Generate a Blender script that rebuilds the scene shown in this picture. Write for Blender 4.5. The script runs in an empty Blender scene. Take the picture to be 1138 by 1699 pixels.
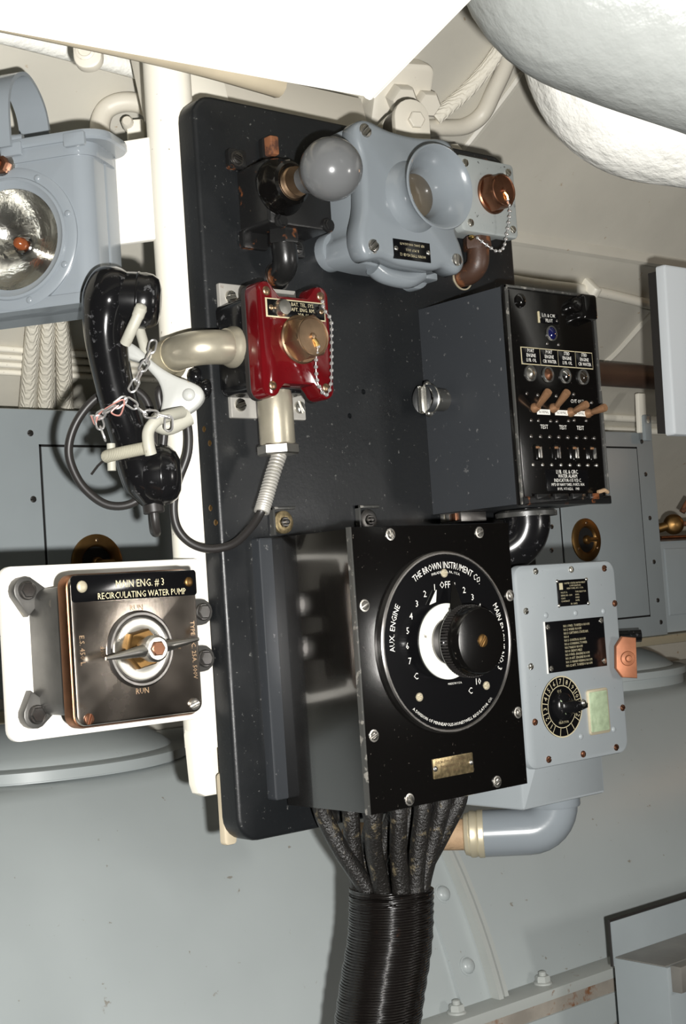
import bpy, bmesh, math, random
from mathutils import Vector, Matrix
random.seed(7)
scene = bpy.context.scene
COL = scene.collection

# ------------------------------------------------------------------ camera, light, exposure
# Frame of the place: X runs to the right along the black board, Y goes into the hull, Z is up.
# The front face of the board is the plane Y = 0.  Units are metres.
cam_d = bpy.data.cameras.new('camera')
cam_d.sensor_fit = 'VERTICAL'; cam_d.sensor_height = 36.0; cam_d.sensor_width = 24.0
cam_d.lens = 50.52; cam_d.clip_start = 0.02
cam = bpy.data.objects.new('camera', cam_d); COL.objects.link(cam)
c_r = Vector((0.76080, -0.64540, -0.06814)); c_u = Vector((0.01507, -0.08740, 0.99606)); c_f = Vector((0.64881, 0.75883, 0.05677))
M = Matrix((c_r, c_u, -c_f)).transposed().to_4x4(); M.translation = (-0.858, -1.126, 0.2005)
cam.matrix_world = M
scene.camera = cam

# the camera's flash: a small lamp beside the lens, right of it and a little below
fl = bpy.data.lights.new('flash', 'SPOT'); fl.energy = 145; fl.color = (1.0, 0.985, 0.955); fl.shadow_soft_size = 0.011; fl.spot_size = math.radians(110); fl.spot_blend = 0.6
flo = bpy.data.objects.new('flash', fl); COL.objects.link(flo)
flo.location = Vector(M.translation) + c_r * 0.058 - c_u * 0.052 + c_f * 0.01
flo.rotation_euler = M.to_euler()

# a weak incandescent lamp far along the compartment
wl = bpy.data.lights.new('compartment_lamp', 'POINT'); wl.energy = 2.2; wl.color = (1.0, 0.55, 0.25); wl.shadow_soft_size = 0.05
wlo = bpy.data.objects.new('compartment_lamp', wl); COL.objects.link(wlo); wlo.location = (2.5, -0.35, 0.75)

# an added area light behind the camera, set to mirror in the switch cover
al = bpy.data.lights.new('cover_glint_light', 'AREA'); al.shape = 'RECTANGLE'; al.size = 0.21; al.size_y = 0.28; al.energy = 6.5; al.color = (1.0, 0.97, 0.92)
alo = bpy.data.objects.new('cover_glint_light', al); COL.objects.link(alo); alo.location = (0.985, -1.75, 0.13)
alo.rotation_euler = (Vector((-0.19, -0.06, 0.165)) - alo.location).to_track_quat('-Z', 'Y').to_euler()

world = bpy.data.worlds.new('world'); scene.world = world; world.use_nodes = True
bg = world.node_tree.nodes['Background']; bg.inputs[0].default_value = (1.0, 0.86, 0.74, 1); bg.inputs[1].default_value = 0.010

vs = scene.view_settings
vs.view_transform = 'Standard'; vs.look = 'None'; vs.exposure = 0.0; vs.gamma = 1.0; vs.use_curve_mapping = False

# ------------------------------------------------------------------ materials
def lin(c):
    return tuple(((v/255)/12.92 if v/255 <= .04045 else ((v/255+.055)/1.055)**2.4) for v in c)
MATS = {}
def mat(name, col, rough=.45, metal=0.0, bump=None, var=None, spots=None, coat=0.0, spec=.5, wave=None, emit=None, trans=0, rough_var=0, spots2=None, coat_ior=1.5):
    m = bpy.data.materials.new(name); m.use_nodes = True; MATS[name] = m
    nt = m.node_tree; N = nt.nodes; L = nt.links; b = N['Principled BSDF']
    b.inputs['Roughness'].default_value = rough; b.inputs['Metallic'].default_value = metal
    b.inputs['Specular IOR Level'].default_value = spec; b.inputs['Coat Weight'].default_value = coat
    b.inputs['Coat Roughness'].default_value = .08
    b.inputs['Coat IOR'].default_value = coat_ior
    if trans: b.inputs['Transmission Weight'].default_value = trans
    tc = N.new('ShaderNodeTexCoord'); obj = tc.outputs['Object']
    def noise(scale, detail=4, rgh=.55):
        n = N.new('ShaderNodeTexNoise'); n.inputs['Scale'].default_value = scale
        n.inputs['Detail'].default_value = detail; n.inputs['Roughness'].default_value = rgh
        L.new(obj, n.inputs['Vector']); return n.outputs['Fac']
    def ramp(f, a, c):
        r = N.new('ShaderNodeMapRange'); r.inputs['From Min'].default_value = a; r.inputs['From Max'].default_value = c
        L.new(f, r.inputs['Value']); return r.outputs['Result']
    def mix(f, ca, cb):
        x = N.new('ShaderNodeMix'); x.data_type = 'RGBA'
        L.new(f, x.inputs['Factor'])
        for s, v in ((x.inputs['A'], ca), (x.inputs['B'], cb)):
            if hasattr(v, 'is_output'): L.new(v, s)
            else: s.default_value = (*v[:3], 1)
        return x.outputs['Result']
    c = None
    if var:
        sc, amt = var
        c = mix(ramp(noise(sc), .3, .7), tuple(v*(1-amt) for v in col), tuple(min(1, v*(1+amt)) for v in col))
    for sp in (spots, spots2):
        if sp:
            sc, lo, hi, sc_col = sp
            f = ramp(noise(sc, 6, .65), lo, hi)
            c = mix(f, c if c is not None else col, sc_col)
            if metal > .5 and sp is spots2: pass
    if c is not None: L.new(c, b.inputs['Base Color'])
    else: b.inputs['Base Color'].default_value = (*col, 1)
    if rough_var:
        f = ramp(noise(14), .3, .7); r = N.new('ShaderNodeMapRange'); L.new(f, r.inputs['Value'])
        r.inputs['To Min'].default_value = max(.02, rough-rough_var); r.inputs['To Max'].default_value = rough+rough_var
        L.new(r.outputs['Result'], b.inputs['Roughness'])
    h = None
    if bump: h = noise(bump[0], 5); strength = bump[1]; dist = bump[2] if len(bump) > 2 else .001
    if wave:
        w = N.new('ShaderNodeTexWave'); w.wave_type = 'BANDS'; w.bands_direction = wave[2]
        w.inputs['Scale'].default_value = wave[0]; w.inputs['Distortion'].default_value = wave[3] if len(wave) > 3 else 2
        w.inputs['Detail'].default_value = 1
        L.new(obj, w.inputs['Vector']); h = w.outputs['Fac']; strength = wave[1]; dist = .001
    if h is not None:
        bp = N.new('ShaderNodeBump'); bp.inputs['Strength'].default_value = strength; bp.inputs['Distance'].default_value = dist
        L.new(h, bp.inputs['Height']); L.new(bp.outputs['Normal'], b.inputs['Normal'])
    if emit:
        b.inputs['Emission Color'].default_value = (*emit[0], 1); b.inputs['Emission Strength'].default_value = emit[1]
    return m

RUST = (.16, .055, .02)
mat('black_board', (.0095, .0105, .0115), .40, bump=(260, .2, .0008), spots=(210, .645, .70, (.10, .10, .095)), rough_var=.10, spec=.4)
mat('black_gloss', (.0035, .0032, .003), .14, bump=(90, .04, .0008), spots=(260, 0.675, 0.715, (.08, .07, .06)), coat=.3)
mat('black_side', (.0045, .004, .0035), .13, wave=(180, .05, 'Y', 3), rough_var=.06, spec=.7, coat=1.0, coat_ior=1.95)
mat('black_satin', (.028, .031, .035), .42, bump=(500, .05, .0005), spots=(120, 0.645, 0.695, (.12, .12, .12)))
mat('black_edge', (.045, .045, .042), .35, spots=(90, 0.56, 0.62, (.20, .19, .17)))
mat('black_rusty', (.010, .010, .010), .3, bump=(80, .3, .001), spots=(38, .60, .66, RUST), spots2=(70, .66, .72, (.2, .15, .1)))
mat('rust', (.20, .075, .03), .8, bump=(150, .5, .001), spots=(60, 0.5, 0.6, (.08, .03, .015)))
mat('bakelite', (.006, .006, .0065), .16, bump=(60, .06, .0008), spots=(120, 0.6, 0.66, (.075, .075, .078)), rough_var=.07)
mat('rubber', (.02, .018, .017), .42)
mat('grey_paint', (.285, .312, .325), .38, bump=(300, .08, .0005), var=(9, .04), spots=(330, 0.695, 0.715, (.08, .075, .07)))
mat('grey_gloss', (.195, .218, .235), .22, bump=(60, .05, .0008), var=(9, .04), coat=.2)
mat('grey_lantern', (.235, .262, .285), .24, bump=(60, .05, .0008), var=(9, .04), coat=.2)
mat('brown_rust', (.055, .028, .018), .45, bump=(120, .4, .001), spots=(50, 0.56, 0.64, (.16, .06, .025)))
mat('grey_jack', (.29, .312, .305), .42, bump=(200, .08, .0006), var=(9, .04), spots=(150, 0.645, 0.675, (.06, .06, .055)))
mat('locker_grey', (.285, .318, .33), .36, bump=(40, .06, .001), var=(5, .07))
mat('engine_grey', (.375, .41, .41), .33, bump=(25, .05, .0015), var=(4, .05), spots=(60, 0.675, 0.705, (.25, .24, .21)))
mat('engine_trim', (.40, .42, .40), .4, bump=(60, .1, .001), spots=(35, 0.64, 0.72, (.2, .10, .05)))
mat('white_paint', (.88, .84, .73), .42, bump=(60, .08, .001), spots=(140, 0.675, 0.705, (.2, .15, .1)))
mat('white_plate', (.86, .83, .76), .36, bump=(40, .05, .001), spots=(70, 0.695, 0.715, (.1, .06, .05)))
mat('hull_cream', (.56, .535, .465), .46, bump=(28, .20, .003), var=(6, .06), spots=(45, 0.675, 0.715, (.4, .3, .2)))
mat('lagging', (.92, .91, .85), .45, bump=(22, .9, .010), var=(10, .04))
mat('lagging_grey', (.30, .312, .30), .34, bump=(16, .7, .009), var=(7, .05))
mat('cream_fit', (.66, .62, .53), .45, bump=(60, .15, .001), spots=(80, 0.68, 0.74, (.3, .25, .2)))
mat('braid_white', (.72, .68, .58), .6, wave=(120, .8, 'DIAGONAL', 4), spots=(70, 0.7, 0.76, (.5, .5, .5)))
mat('tan_pipe', (.50, .43, .31), .5, bump=(80, .2, .001), var=(10, .15))
mat('brown_pipe', (.075, .042, .028), .5, var=(12, .3), bump=(60, .2, .001))
mat('duct_white', (.88, .86, .78), .42, bump=(20, .06, .002))
mat('red_bakelite', (.095, .0032, .005), .12, coat=.6, var=(14, .25), bump=(40, .03, .001))
mat('brass', (.40, .275, .175), .38, 1.0, bump=(120, .12, .0006), var=(40, .25), rough_var=.1)
mat('brass_bright', (.72, .48, .18), .25, 1.0)
mat('bronze_dark', (.26, .15, .055), .42, 1.0, var=(30, .3), bump=(120, .15, .0006))
mat('copper', (.26, .125, .075), .4, 1.0, var=(40, .25), bump=(150, .15, .0006))
mat('copper_lever', (.27, .145, .075), .45, .5, var=(50, .2))
mat('copper_matte', (.30, .115, .055), .55, .45, var=(40, .25), bump=(120, .2, .0008))
mat('diaphragm', (.085, .07, .05), .14, var=(30, .2), coat=.3)
mat('steel', (.55, .53, .49), .34, 1.0, bump=(120, .15, .0006), var=(40, .2))
mat('steel_dark', (.22, .21, .20), .36, 1.0, bump=(120, .2, .0006), var=(40, .3))
mat('nickel', (.66, .64, .58), .30, 1.0, bump=(80, .1, .0006), var=(30, .12), rough_var=.08)
mat('chrome', (.85, .85, .84), .10, 1.0)
mat('chain_metal', (.72, .71, .70), .32, .85, bump=(200, .2, .0005))
mat('aluminium_paint', (.41, .375, .29), .36, .55, bump=(60, .25, .001), var=(25, .18), spots=(45, .66, .69, (.03, .03, .03)))
mat('rust_strip', (.30, .27, .23), .55, var=(20, .2), bump=(60, .2, .001), spots=(40, .56, .66, (.2, .09, .04)))
mat('galvanised', (.42, .405, .37), .5, .35, bump=(90, .2, .0008), var=(30, .15), spots=(60, 0.66, 0.76, (.22, .13, .09)))
mat('switch_cover', (.50, .44, .38), .23, 1.0, bump=(45, .10, .0015), var=(22, .25), rough_var=.07, spots=(30, .62, .74, (.34, .23, .15)))
mat('switch_rim', (.42, .20, .11), .34, 1.0, var=(50, .2), bump=(90, .2, .0008))
mat('switch_body', (.11, .107, .10), .42, .6, bump=(70, .2, .001), var=(18, .3), spots=(60, .64, .72, (.22, .2, .16)))
mat('label_black', (.004, .004, .0045), .13)
mat('gold_print', (.62, .55, .36), .4, .3)
mat('white_print', (.82, .80, .74), .5)
mat('plate_gold', (.46, .36, .20), .38, .9, var=(200, .5))
mat('gold_text_dark', (.10, .06, .03), .6)
mat('ring_white', (.82, .83, .76), .35, spots=(90, 0.635, 0.695, (.2, .17, .13)))
mat('bulb_grey', (.125, .128, .13), .2, coat=.15)
mat('lens_dark', (.018, .014, .010), .08, coat=.5)
mat('blue_glass', (.006, .007, .05), .08, coat=.5)
mat('amber_glass', (.22, .06, .02), .12, coat=.4)
mat('window_green', (.36, .44, .29), .22, coat=.4, var=(90, .22), bump=(60, .1, .001), spots=(40, 0.62, 0.74, (.55, .55, .42)))
def thin_glass(name):
    m = bpy.data.materials.new(name); m.use_nodes = True; MATS[name] = m; N = m.node_tree.nodes; L = m.node_tree.links
    N.remove(N['Principled BSDF']); t = N.new('ShaderNodeBsdfTransparent'); g = N.new('ShaderNodeBsdfGlossy'); g.inputs['Roughness'].default_value = .04
    fr = N.new('ShaderNodeFresnel'); fr.inputs['IOR'].default_value = 1.45; x = N.new('ShaderNodeMixShader')
    L.new(fr.outputs[0], x.inputs[0]); L.new(t.outputs[0], x.inputs[1]); L.new(g.outputs[0], x.inputs[2]); L.new(x.outputs[0], N['Material Output'].inputs['Surface'])
thin_glass('glass')
mat('reflector', (.96, .93, .84), .15, 1.0, bump=(26, .4, .006), var=(30, .12))
mat('cable_black', (.012, .011, .010), .28, bump=(420, 1.0, .0014), spots=(110, .58, .68, (.11, .09, .055)))
mat('cable_tan', (.36, .24, .14), .7, bump=(260, .7, .0012), var=(50, .2))
mat('wrap_black', (.006, .005, .0045), .20, wave=(125, .9, 'Z', .9), spots=(60, .64, .74, (.035, .016, .009)))
mat('gland', (.56, .50, .36), .42, .5, bump=(60, .3, .001), spots=(60, 0.63, 0.72, (.25, .15, .08)))
mat('off_white', (.42, .41, .345), .5, bump=(120, .3, .001), spots=(120, .62, .70, (.25, .2, .14)))
mat('cradle_grey', (.42, .425, .40), .45, bump=(70, .15, .001), spots=(60, .64, .72, (.35, .28, .18)))
mat('rope_grey', (.42, .40, .31), .7, wave=(420, .6, 'X', 1))
mat('pink_wire', (.55, .26, .22), .4, .3)
mat('panel_light', (.55, .58, .60), .4, bump=(60, .05, .001))
mat('tray_top', (.22, .21, .19), .4, .3, var=(12, .25), bump=(50, .1, .001))
mat('floor_steel', (.08, .085, .085), .45, .4, var=(8, .2), bump=(60, .3, .002))
mat('hole_dark', (.003, .003, .003), .8)

# ------------------------------------------------------------------ mesh helpers
class Fr:                                    # a frame: u, v in a face, d outward
    def __init__(s, o=(0, 0, 0), ex=(1, 0, 0), ey=(0, 0, 1), ez=(0, -1, 0)):
        s.o = Vector(o); s.ex = Vector(ex).normalized(); s.ey = Vector(ey).normalized(); s.ez = Vector(ez).normalized()
    def __call__(s, u, v, d=0): return s.o + s.ex*u + s.ey*v + s.ez*d
    def at(s, u, v, d=0): return Fr(s(u, v, d), s.ex, s.ey, s.ez)
    def mat(s): return Matrix((s.ex, s.ey, s.ez)).transposed()
BF = Fr()                                    # the board's own frame: (x, z, distance in front of the board)
SF = Fr(ex=(0, -1, 0), ey=(0, 0, 1), ez=(-1, 0, 0))   # faces -X : (u = -y, v = z, d = -x)
def axis_frame(o, axis, up=(0, 0, 1)):
    ez = Vector(axis).normalized(); up = Vector(up)
    if abs(ez.dot(up)) > .97: up = Vector((0, 1, 0))
    ex = up.cross(ez).normalized(); return Fr(o, ex, ez.cross(ex), ez)

def rrect(x0, y0, x1, y1, r=0, n=5):
    if r <= 0: return [(x0, y0), (x1, y0), (x1, y1), (x0, y1)]
    out = []
    for cx, cy, a in ((x1-r, y0+r, -90), (x1-r, y1-r, 0), (x0+r, y1-r, 90), (x0+r, y0+r, 180)):
        for k in range(n+1):
            t = math.radians(a+90*k/n); out.append((cx+r*math.cos(t), cy+r*math.sin(t)))
    return out
def circ(cx, cy, r, n=24): return [(cx+r*math.cos(2*math.pi*k/n), cy+r*math.sin(2*math.pi*k/n)) for k in range(n)]
def inset(pts, a):
    n = len(pts); out = []
    for i in range(n):
        p0 = Vector(pts[i-1]); p = Vector(pts[i]); p1 = Vector(pts[(i+1) % n])
        e0 = (p-p0).normalized(); e1 = (p1-p).normalized()
        n0 = Vector((-e0.y, e0.x)); n1 = Vector((-e1.y, e1.x)); b = n0+n1
        if b.length < 1e-6: b = n0
        b.normalize(); k = max(.35, b.dot(n0)); q = p+b*(a/k); out.append((q.x, q.y))
    return out
def spline(pts, per=8, closed=False):
    P = [Vector(p) for p in pts]; n = len(P); out = []
    for i in range(n if closed else n-1):
        if closed: a, b, c, d = P[i-1], P[i], P[(i+1) % n], P[(i+2) % n]
        else: a, b, c, d = P[max(i-1, 0)], P[i], P[i+1], P[min(i+2, n-1)]
        for k in range(per):
            t = k/per
            out.append(.5*((2*b)+(c-a)*t+(2*a-5*b+4*c-d)*t*t+(3*b-a-3*c+d)*t**3))
    if not closed: out.append(P[-1])
    return out

def wloc(o):
    p = Vector((0, 0, 0))
    while o is not None:
        if o.get('_rot'): break
        p += o.location; o = o.parent
    return p
class MB:
    def __init__(s): s.v = []; s.f = []; s.m = []
    def add(s, vs, fs, mi=0):
        o = len(s.v); s.v += [Vector(p) for p in vs]; s.f += [tuple(i+o for i in f) for f in fs]; s.m += [mi]*len(fs); return s
    def rings(s, rings, cap0=True, cap1=True, mi=0, closed=False):
        n = len(rings[0]); vs = [p for r in rings for p in r]; fs = []
        R = len(rings)
        for i in range(R if closed else R-1):
            for j in range(n):
                a = i*n+j; b = i*n+(j+1) % n; c = ((i+1) % R)*n+(j+1) % n; d = ((i+1) % R)*n+j
                fs.append((a, b, c, d))
        if not closed:
            if cap0: fs.append(tuple(range(n-1, -1, -1)))
            if cap1: fs.append(tuple(range((R-1)*n, R*n)))
        return s.add(vs, fs, mi)
    def plate(s, fr, outline, d0, d1, bev=0, mi=0, back=0):
        rs = []
        if back: rs += [[fr(u, v, d0) for u, v in inset(outline, back)], [fr(u, v, d0+back) for u, v in outline]]
        else: rs.append([fr(u, v, d0) for u, v in outline])
        if bev:
            for k in range(3):
                a = math.pi/2*k/2
                rs.append([fr(u, v, d1-bev+bev*math.sin(a)) for u, v in inset(outline, bev*(1-math.cos(a)))])
        else: rs.append([fr(u, v, d1) for u, v in outline])
        return s.rings(rs, mi=mi)
    def box(s, fr, u0, v0, u1, v1, d0, d1, bev=0, r=0, mi=0, back=0): return s.plate(fr, rrect(u0, v0, u1, v1, r), d0, d1, bev, mi, back)
    def lathe(s, fr, prof, seg=24, mi=0, cap0=True, cap1=True, rot=0):
        rs = []
        for r, d in prof:
            r = max(r, 1e-5)
            rs.append([fr(r*math.cos(rot+2*math.pi*k/seg), r*math.sin(rot+2*math.pi*k/seg), d) for k in range(seg)])
        return s.rings(rs, cap0, cap1, mi)
    def tube(s, pts, r, seg=12, mi=0, closed=False, flat=None, cap=True):
        P = [Vector(p) for p in pts]; n = len(P); rs = []; up = None
        R = r if isinstance(r, (list, tuple)) else [r]*n
        for i in range(n):
            if closed: t = P[(i+1) % n]-P[i-1]
            else: t = P[min(i+1, n-1)]-P[max(i-1, 0)]
            t.normalize()
            if up is None:
                up = Vector((0, 0, 1)) if abs(t.z) < .9 else Vector((0, 1, 0))
            x = up-t*up.dot(t)
            if x.length < 1e-5: x = t.orthogonal()
            x.normalize(); up = x; y = t.cross(x); fx, fy = flat if flat else (1, 1)
            rs.append([P[i]+x*(R[i]*fx*math.cos(2*math.pi*k/seg))+y*(R[i]*fy*math.sin(2*math.pi*k/seg)) for k in range(seg)])
        return s.rings(rs, cap, cap, mi, closed)
    def text(s, fr, body, size, u=0, v=0, d=0, sx=1.0, align='C', rot=0, arc=None, mi=0):
        c = bpy.data.curves.new('t', 'FONT'); c.body = body; c.size = size; c.resolution_u = 1; c.align_x = 'LEFT'
        o = bpy.data.objects.new('t', c); me = bpy.data.meshes.new_from_object(o)
        xs = [q.co.x for q in me.vertices] or [0]; w = (max(xs)-min(xs))*sx; x0 = min(xs); h = size*.70
        off = {'C': -w/2, 'L': 0, 'R': -w}[align]; vs = []
        cr, sr = math.cos(rot), math.sin(rot)
        for q in me.vertices:
            x = (q.co.x-x0)*sx+off; y = q.co.y-h/2
            if arc:
                R, mid, flip = arc
                if flip: a = mid+x/R; rr = R-y
                else: a = mid-x/R; rr = R+y
                vs.append(fr(u+rr*math.cos(a), v+rr*math.sin(a), d))
            else: vs.append(fr(u+x*cr-y*sr, v+x*sr+y*cr, d))
        fs = [tuple(p.vertices) for p in me.polygons]
        bpy.data.objects.remove(o); bpy.data.meshes.remove(me); bpy.data.curves.remove(c)
        return s.add(vs, fs, mi)
    def mesh(s, name, mats, angle=38, off=Vector((0, 0, 0))):
        me = bpy.data.meshes.new(name); me.from_pydata([p-off for p in s.v], [], s.f)
        for m in (mats if isinstance(mats, (list, tuple)) else [mats]): me.materials.append(MATS[m])
        for p, i in zip(me.polygons, s.m): p.material_index = i; p.use_smooth = True
        me.update(); me.set_sharp_from_angle(angle=math.radians(angle)); return me
    def obj(s, name, mats, parent=None, label=None, angle=38, cat=None, group=None, kind=None):
        lo = Vector([min(p[i] for p in s.v) for i in range(3)]); hi = Vector([max(p[i] for p in s.v) for i in range(3)])
        c = (lo+hi)/2
        o = bpy.data.objects.new(name, s.mesh(name, mats, angle, c)); COL.objects.link(o)
        o.location = c-wloc(parent); o.parent = parent
        if label: o['label'] = label
        if cat: o['category'] = cat
        if group: o['group'] = group
        if kind: o['kind'] = kind
        return o
def thing(name, label, cat, loc=(0, 0, 0), rotz=None, group=None):
    o = bpy.data.objects.new(name, None); COL.objects.link(o); o.location = loc; o.empty_display_size = .02
    o['label'] = label; o['category'] = cat
    if group: o['group'] = group
    if rotz is not None: o.rotation_euler = (0, 0, rotz); o['_rot'] = 1
    return o
CACHE = {}
def piece(name, key, build, mats, fr, parent):
    """a small repeated piece: shared mesh built round its own origin (u, v, d), placed by a frame"""
    if key not in CACHE:
        mb = MB(); build(mb, Fr((0, 0, 0), (1, 0, 0), (0, 1, 0), (0, 0, 1))); CACHE[key] = mb.mesh(name, mats)
    o = bpy.data.objects.new(name, CACHE[key]); COL.objects.link(o); o.parent = parent
    o.location = fr.o-wloc(parent); o.rotation_mode = 'QUATERNION'; o.rotation_quaternion = fr.mat().to_quaternion()
    return o
def screw(parent, fr, r=.004, h=.002, m='steel', rot=.5, washer=0, name='screw'):
    """slotted round-head screw"""
    def b(mb, f):
        if washer: mb.lathe(f, [(washer, 0), (washer, .0008), (r, .0010)], 18)
        mb.lathe(f, [(r, 0), (r, h*.35)], 18)
        for sgn in (1, -1):
            for lay in (0,):
                pts = []; g = r*.16; a0 = math.asin(g/r)
                for k in range(9):
                    a = a0+(math.pi-2*a0)*k/8; pts.append((r*math.cos(a), sgn*r*math.sin(a)))
                if sgn < 0: pts = pts[::-1]
                mb.plate(f, pts, h*.3, h, bev=min(h*.6, r*.3))
    c, s_ = math.cos(rot), math.sin(rot)
    fr2 = Fr(fr.o, fr.ex*c+fr.ey*s_, fr.ey*c-fr.ex*s_, fr.ez)
    return piece(name, ('screw', r, h, m, washer), b, m, fr2, parent)
def dome(parent, fr, r=.004, h=.003, m='steel', name='rivet', washer=0):
    def b(mb, f):
        if washer: mb.lathe(f, [(washer, 0), (washer, .001), (r, .0012)], 20)
        mb.lathe(f, [(r, 0), (r*.98, h*.3), (r*.8, h*.72), (r*.45, h*.95), (0, h)], 16)
    return piece(name, ('dome', r, h, m, washer), b, m, fr, parent)
def hexbolt(parent, fr, r=.012, h=.009, m='cream_fit', name='bolt', washer=0, stud=0):
    def b(mb, f):
        if washer: mb.lathe(f, [(washer, 0), (washer, .002), (washer*.9, .003)], 20)
        mb.lathe(f, [(r, 0), (r, h*.8), (r*.86, h)], 6)
        if stud: mb.lathe(f, [(r*.5, h*.9), (r*.5, h+stud), (r*.3, h+stud*1.2)], 14)
    return piece(name, ('hex', r, h, m, washer, stud), b, m, fr, parent)
def structure(o): o['kind'] = 'structure'; return o
def tag(o, label, cat, group=None):
    o['label'] = label; o['category'] = cat
    if group: o['group'] = group
    return o

# ================================================================== the setting
HULL = [(.98, -1.3), (.98, -.6), (.98, -.05), (.9, .18), (.74, .37), (.57, .51), (.40, .65), (.25, .80), (.08, .95), (-.15, 1.08), (-.5, 1.2), (-1.2, 1.28), (-2.2, 1.2)]
hp = [(p.x, p.y) for p in spline([(y, z, 0) for y, z in HULL], 5)]
mb = MB(); xs = [-2.6+i*.25 for i in range(33)]
vs = []; fs = []
for x in xs:
    for y, z in hp: vs.append((x, y, z))
n = len(hp)
for i in range(len(xs)-1):
    for j in range(n-1): fs.append((i*n+j, i*n+j+1, (i+1)*n+j+1, (i+1)*n+j))
# outer skin a little behind gives the plating its thickness
o0 = len(vs)
for x in xs:
    for y, z in hp: vs.append((x, y+.03, z+.03))
for i in range(len(xs)-1):
    for j in range(n-1): fs.append((o0+(i+1)*n+j, o0+(i+1)*n+j+1, o0+i*n+j+1, o0+i*n+j))
mb.add(vs, fs)
wall = structure(mb.obj('wall_back', 'hull_cream', label='curved cream painted hull plating rising overhead'))
mb = MB(); mb.box(Fr((0, 0, -1.3), (1, 0, 0), (0, 1, 0), (0, 0, 1)), -2.6, -2.2, 5.4, .99, -.02, 0)
structure(mb.obj('floor', 'floor_steel', label='dark steel deck plating'))

def hy(z):                                   # depth of the hull plating at a height
    for (y0, z0), (y1, z1) in zip(hp, hp[1:]):
        if z0 <= z <= z1: return y0+(y1-y0)*(z-z0)/(z1-z0)
    return .98
# weld seams and runs of wiring on the plating
def trim(name, pts, r, m='hull_cream', per=6, flat=None):
    mb = MB(); mb.tube(spline(pts, per), r, 8, flat=flat); return structure(mb.obj(name, m))
trim('trim_1', [(x, hy(.722)-.002, .722) for x in (.45, .8, 1.2, 1.7, 2.6)], .012, flat=(1, .6))
trim('trim_2', [(.575, hy(.80)-.001, .800), (.59, hy(.83), .832), (.605, hy(.875), .875), (.615, hy(.92), .92)], .007)
trim('trim_3', [(1.13, hy(.56)-.001, .56), (1.16, hy(.585)-.001, .587), (1.175, hy(.63)-.001, .632), (1.192, hy(.678)-.001, .678), (1.21, hy(.72), .72)], .0075)

def run(name, label, cat, pts, r, m, per=8, seg=12, group=None, flat=None):
    mb = MB(); mb.tube(spline(pts, per), r, seg, flat=flat)
    o = mb.obj(name, m); return tag(o, label, cat, group)
run('hull_cable', 'cream painted cable clipped along the hull behind the alarm box', 'cable',
    [(.70, hy(.672)-.0115, .672), (.84, hy(.668)-.0115, .668), (1.0, hy(.668)-.0115, .668), (1.28, hy(.655)-.0115, .655), (1.7, hy(.645)-.0115, .645)], .0085, 'white_paint')
mb = MB(); mb.box(Fr((.975, hy(.673)-.014, .673), (1, 0, 0), (0, .68, .73), (0, -.73, .68)), -.009, -.022, .009, .016, -.006, .009, .004, .006)
tag(mb.obj('cable_clip', 'white_paint'), 'lumpy cream clip holding the cable on the hull', 'clip')
for i, (z, a) in enumerate(((.497, 'upper'), (.478, 'lower'))):
    run('hull_wire', f'{a} of two thin cream wires over the right-hand grey locker', 'wire',
        [(.95, hy(z+.004)-.0095, z+.004), (1.2, hy(z)-.0095, z), (1.34, hy(z-.002)-.0095, z-.002), (1.9, hy(z)-.0095, z)], .007, 'white_paint', group='wires above the right locker')
for i, z in enumerate((.541, .533, .525, .517)):
    run('hull_wire', 'thin cream wire in a flat bundle of four behind the lantern', 'wire',
        [(-.35, hy(z)-.006, z), (-.1, hy(z)-.006, z), (.3, hy(z)-.006, z), (.55, hy(z)-.006, z)], .0042, 'white_paint', group='bundle of four wires behind the lantern')
for z, a in ((.615, 'upper'), (.597, 'lower')):
    run('hull_wire', f'{a} cream wire crossing the hull beside the white pole', 'wire',
        [(.110, hy(z)-.0100, z), (.22, hy(z)-.0100, z), (.35, hy(z)-.0100, z)], .0075, 'white_paint', group='wires beside the white pole')
# three flat woven cables hanging above the left locker
for w, xs_ in (('left', (0.0052, 0.0218, 0.0396, 0.0573, 0.0716)), ('middle', (0.0236, 0.0423, 0.0623, 0.0822, 0.0981)), ('right', (0.0403, 0.0627, 0.0866, 0.1105, 0.1294))):
    run('woven_cable', f'{w} of three cream woven cables hanging between the lantern and locker', 'cable',
        [(x, hy(z)-.0260, z) for x, z in zip(xs_, (.598, .565, .530, .495, .468))], [.0088+.0036*i/32 for i in range(33)], 'braid_white', group='woven cables above the left locker')
run('braided_cable', 'thick white painted braided cable running under the white duct', 'cable',
    [(-.5, hy(.822)-.0170, .822), (-.13, hy(.816)-.0170, .817), (.064, hy(.811)-.0170, .811), (.25, hy(.806)-.0170, .806)], .0125, 'lagging', group='painted cables under the duct')
run('woven_ring', 'rough cream woven hose bent into an arch behind the lantern lid', 'hose',
    [(.004, .262, .735), (.006, .265, .757), (.013, .262, .773), (.025, .252, .780), (.040, .240, .779), (.052, .230, .770), (.057, .225, .750), (.057, .225, .73)], .0115, 'cream_fit')
t = thing('hose_fitting', 'small white fitting inside the arched woven hose', 'fitting', (.03, .25, .735))
mb = MB(); mb.box(Fr((.030, .235, .748), (.76, -.65, 0), (0, 0, 1), (-.65, -.76, 0)), -.006, -.02, .014, .006, -.01, .008, .002, .003); mb.obj('body', 'white_paint', t)
mb = MB(); mb.lathe(axis_frame((.022, .232, .75), (-.65, -.76, .1)), [(.007, -.01), (.007, .004), (.005, .007)], 12); mb.obj('plug', 'cream_fit', t)
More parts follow.
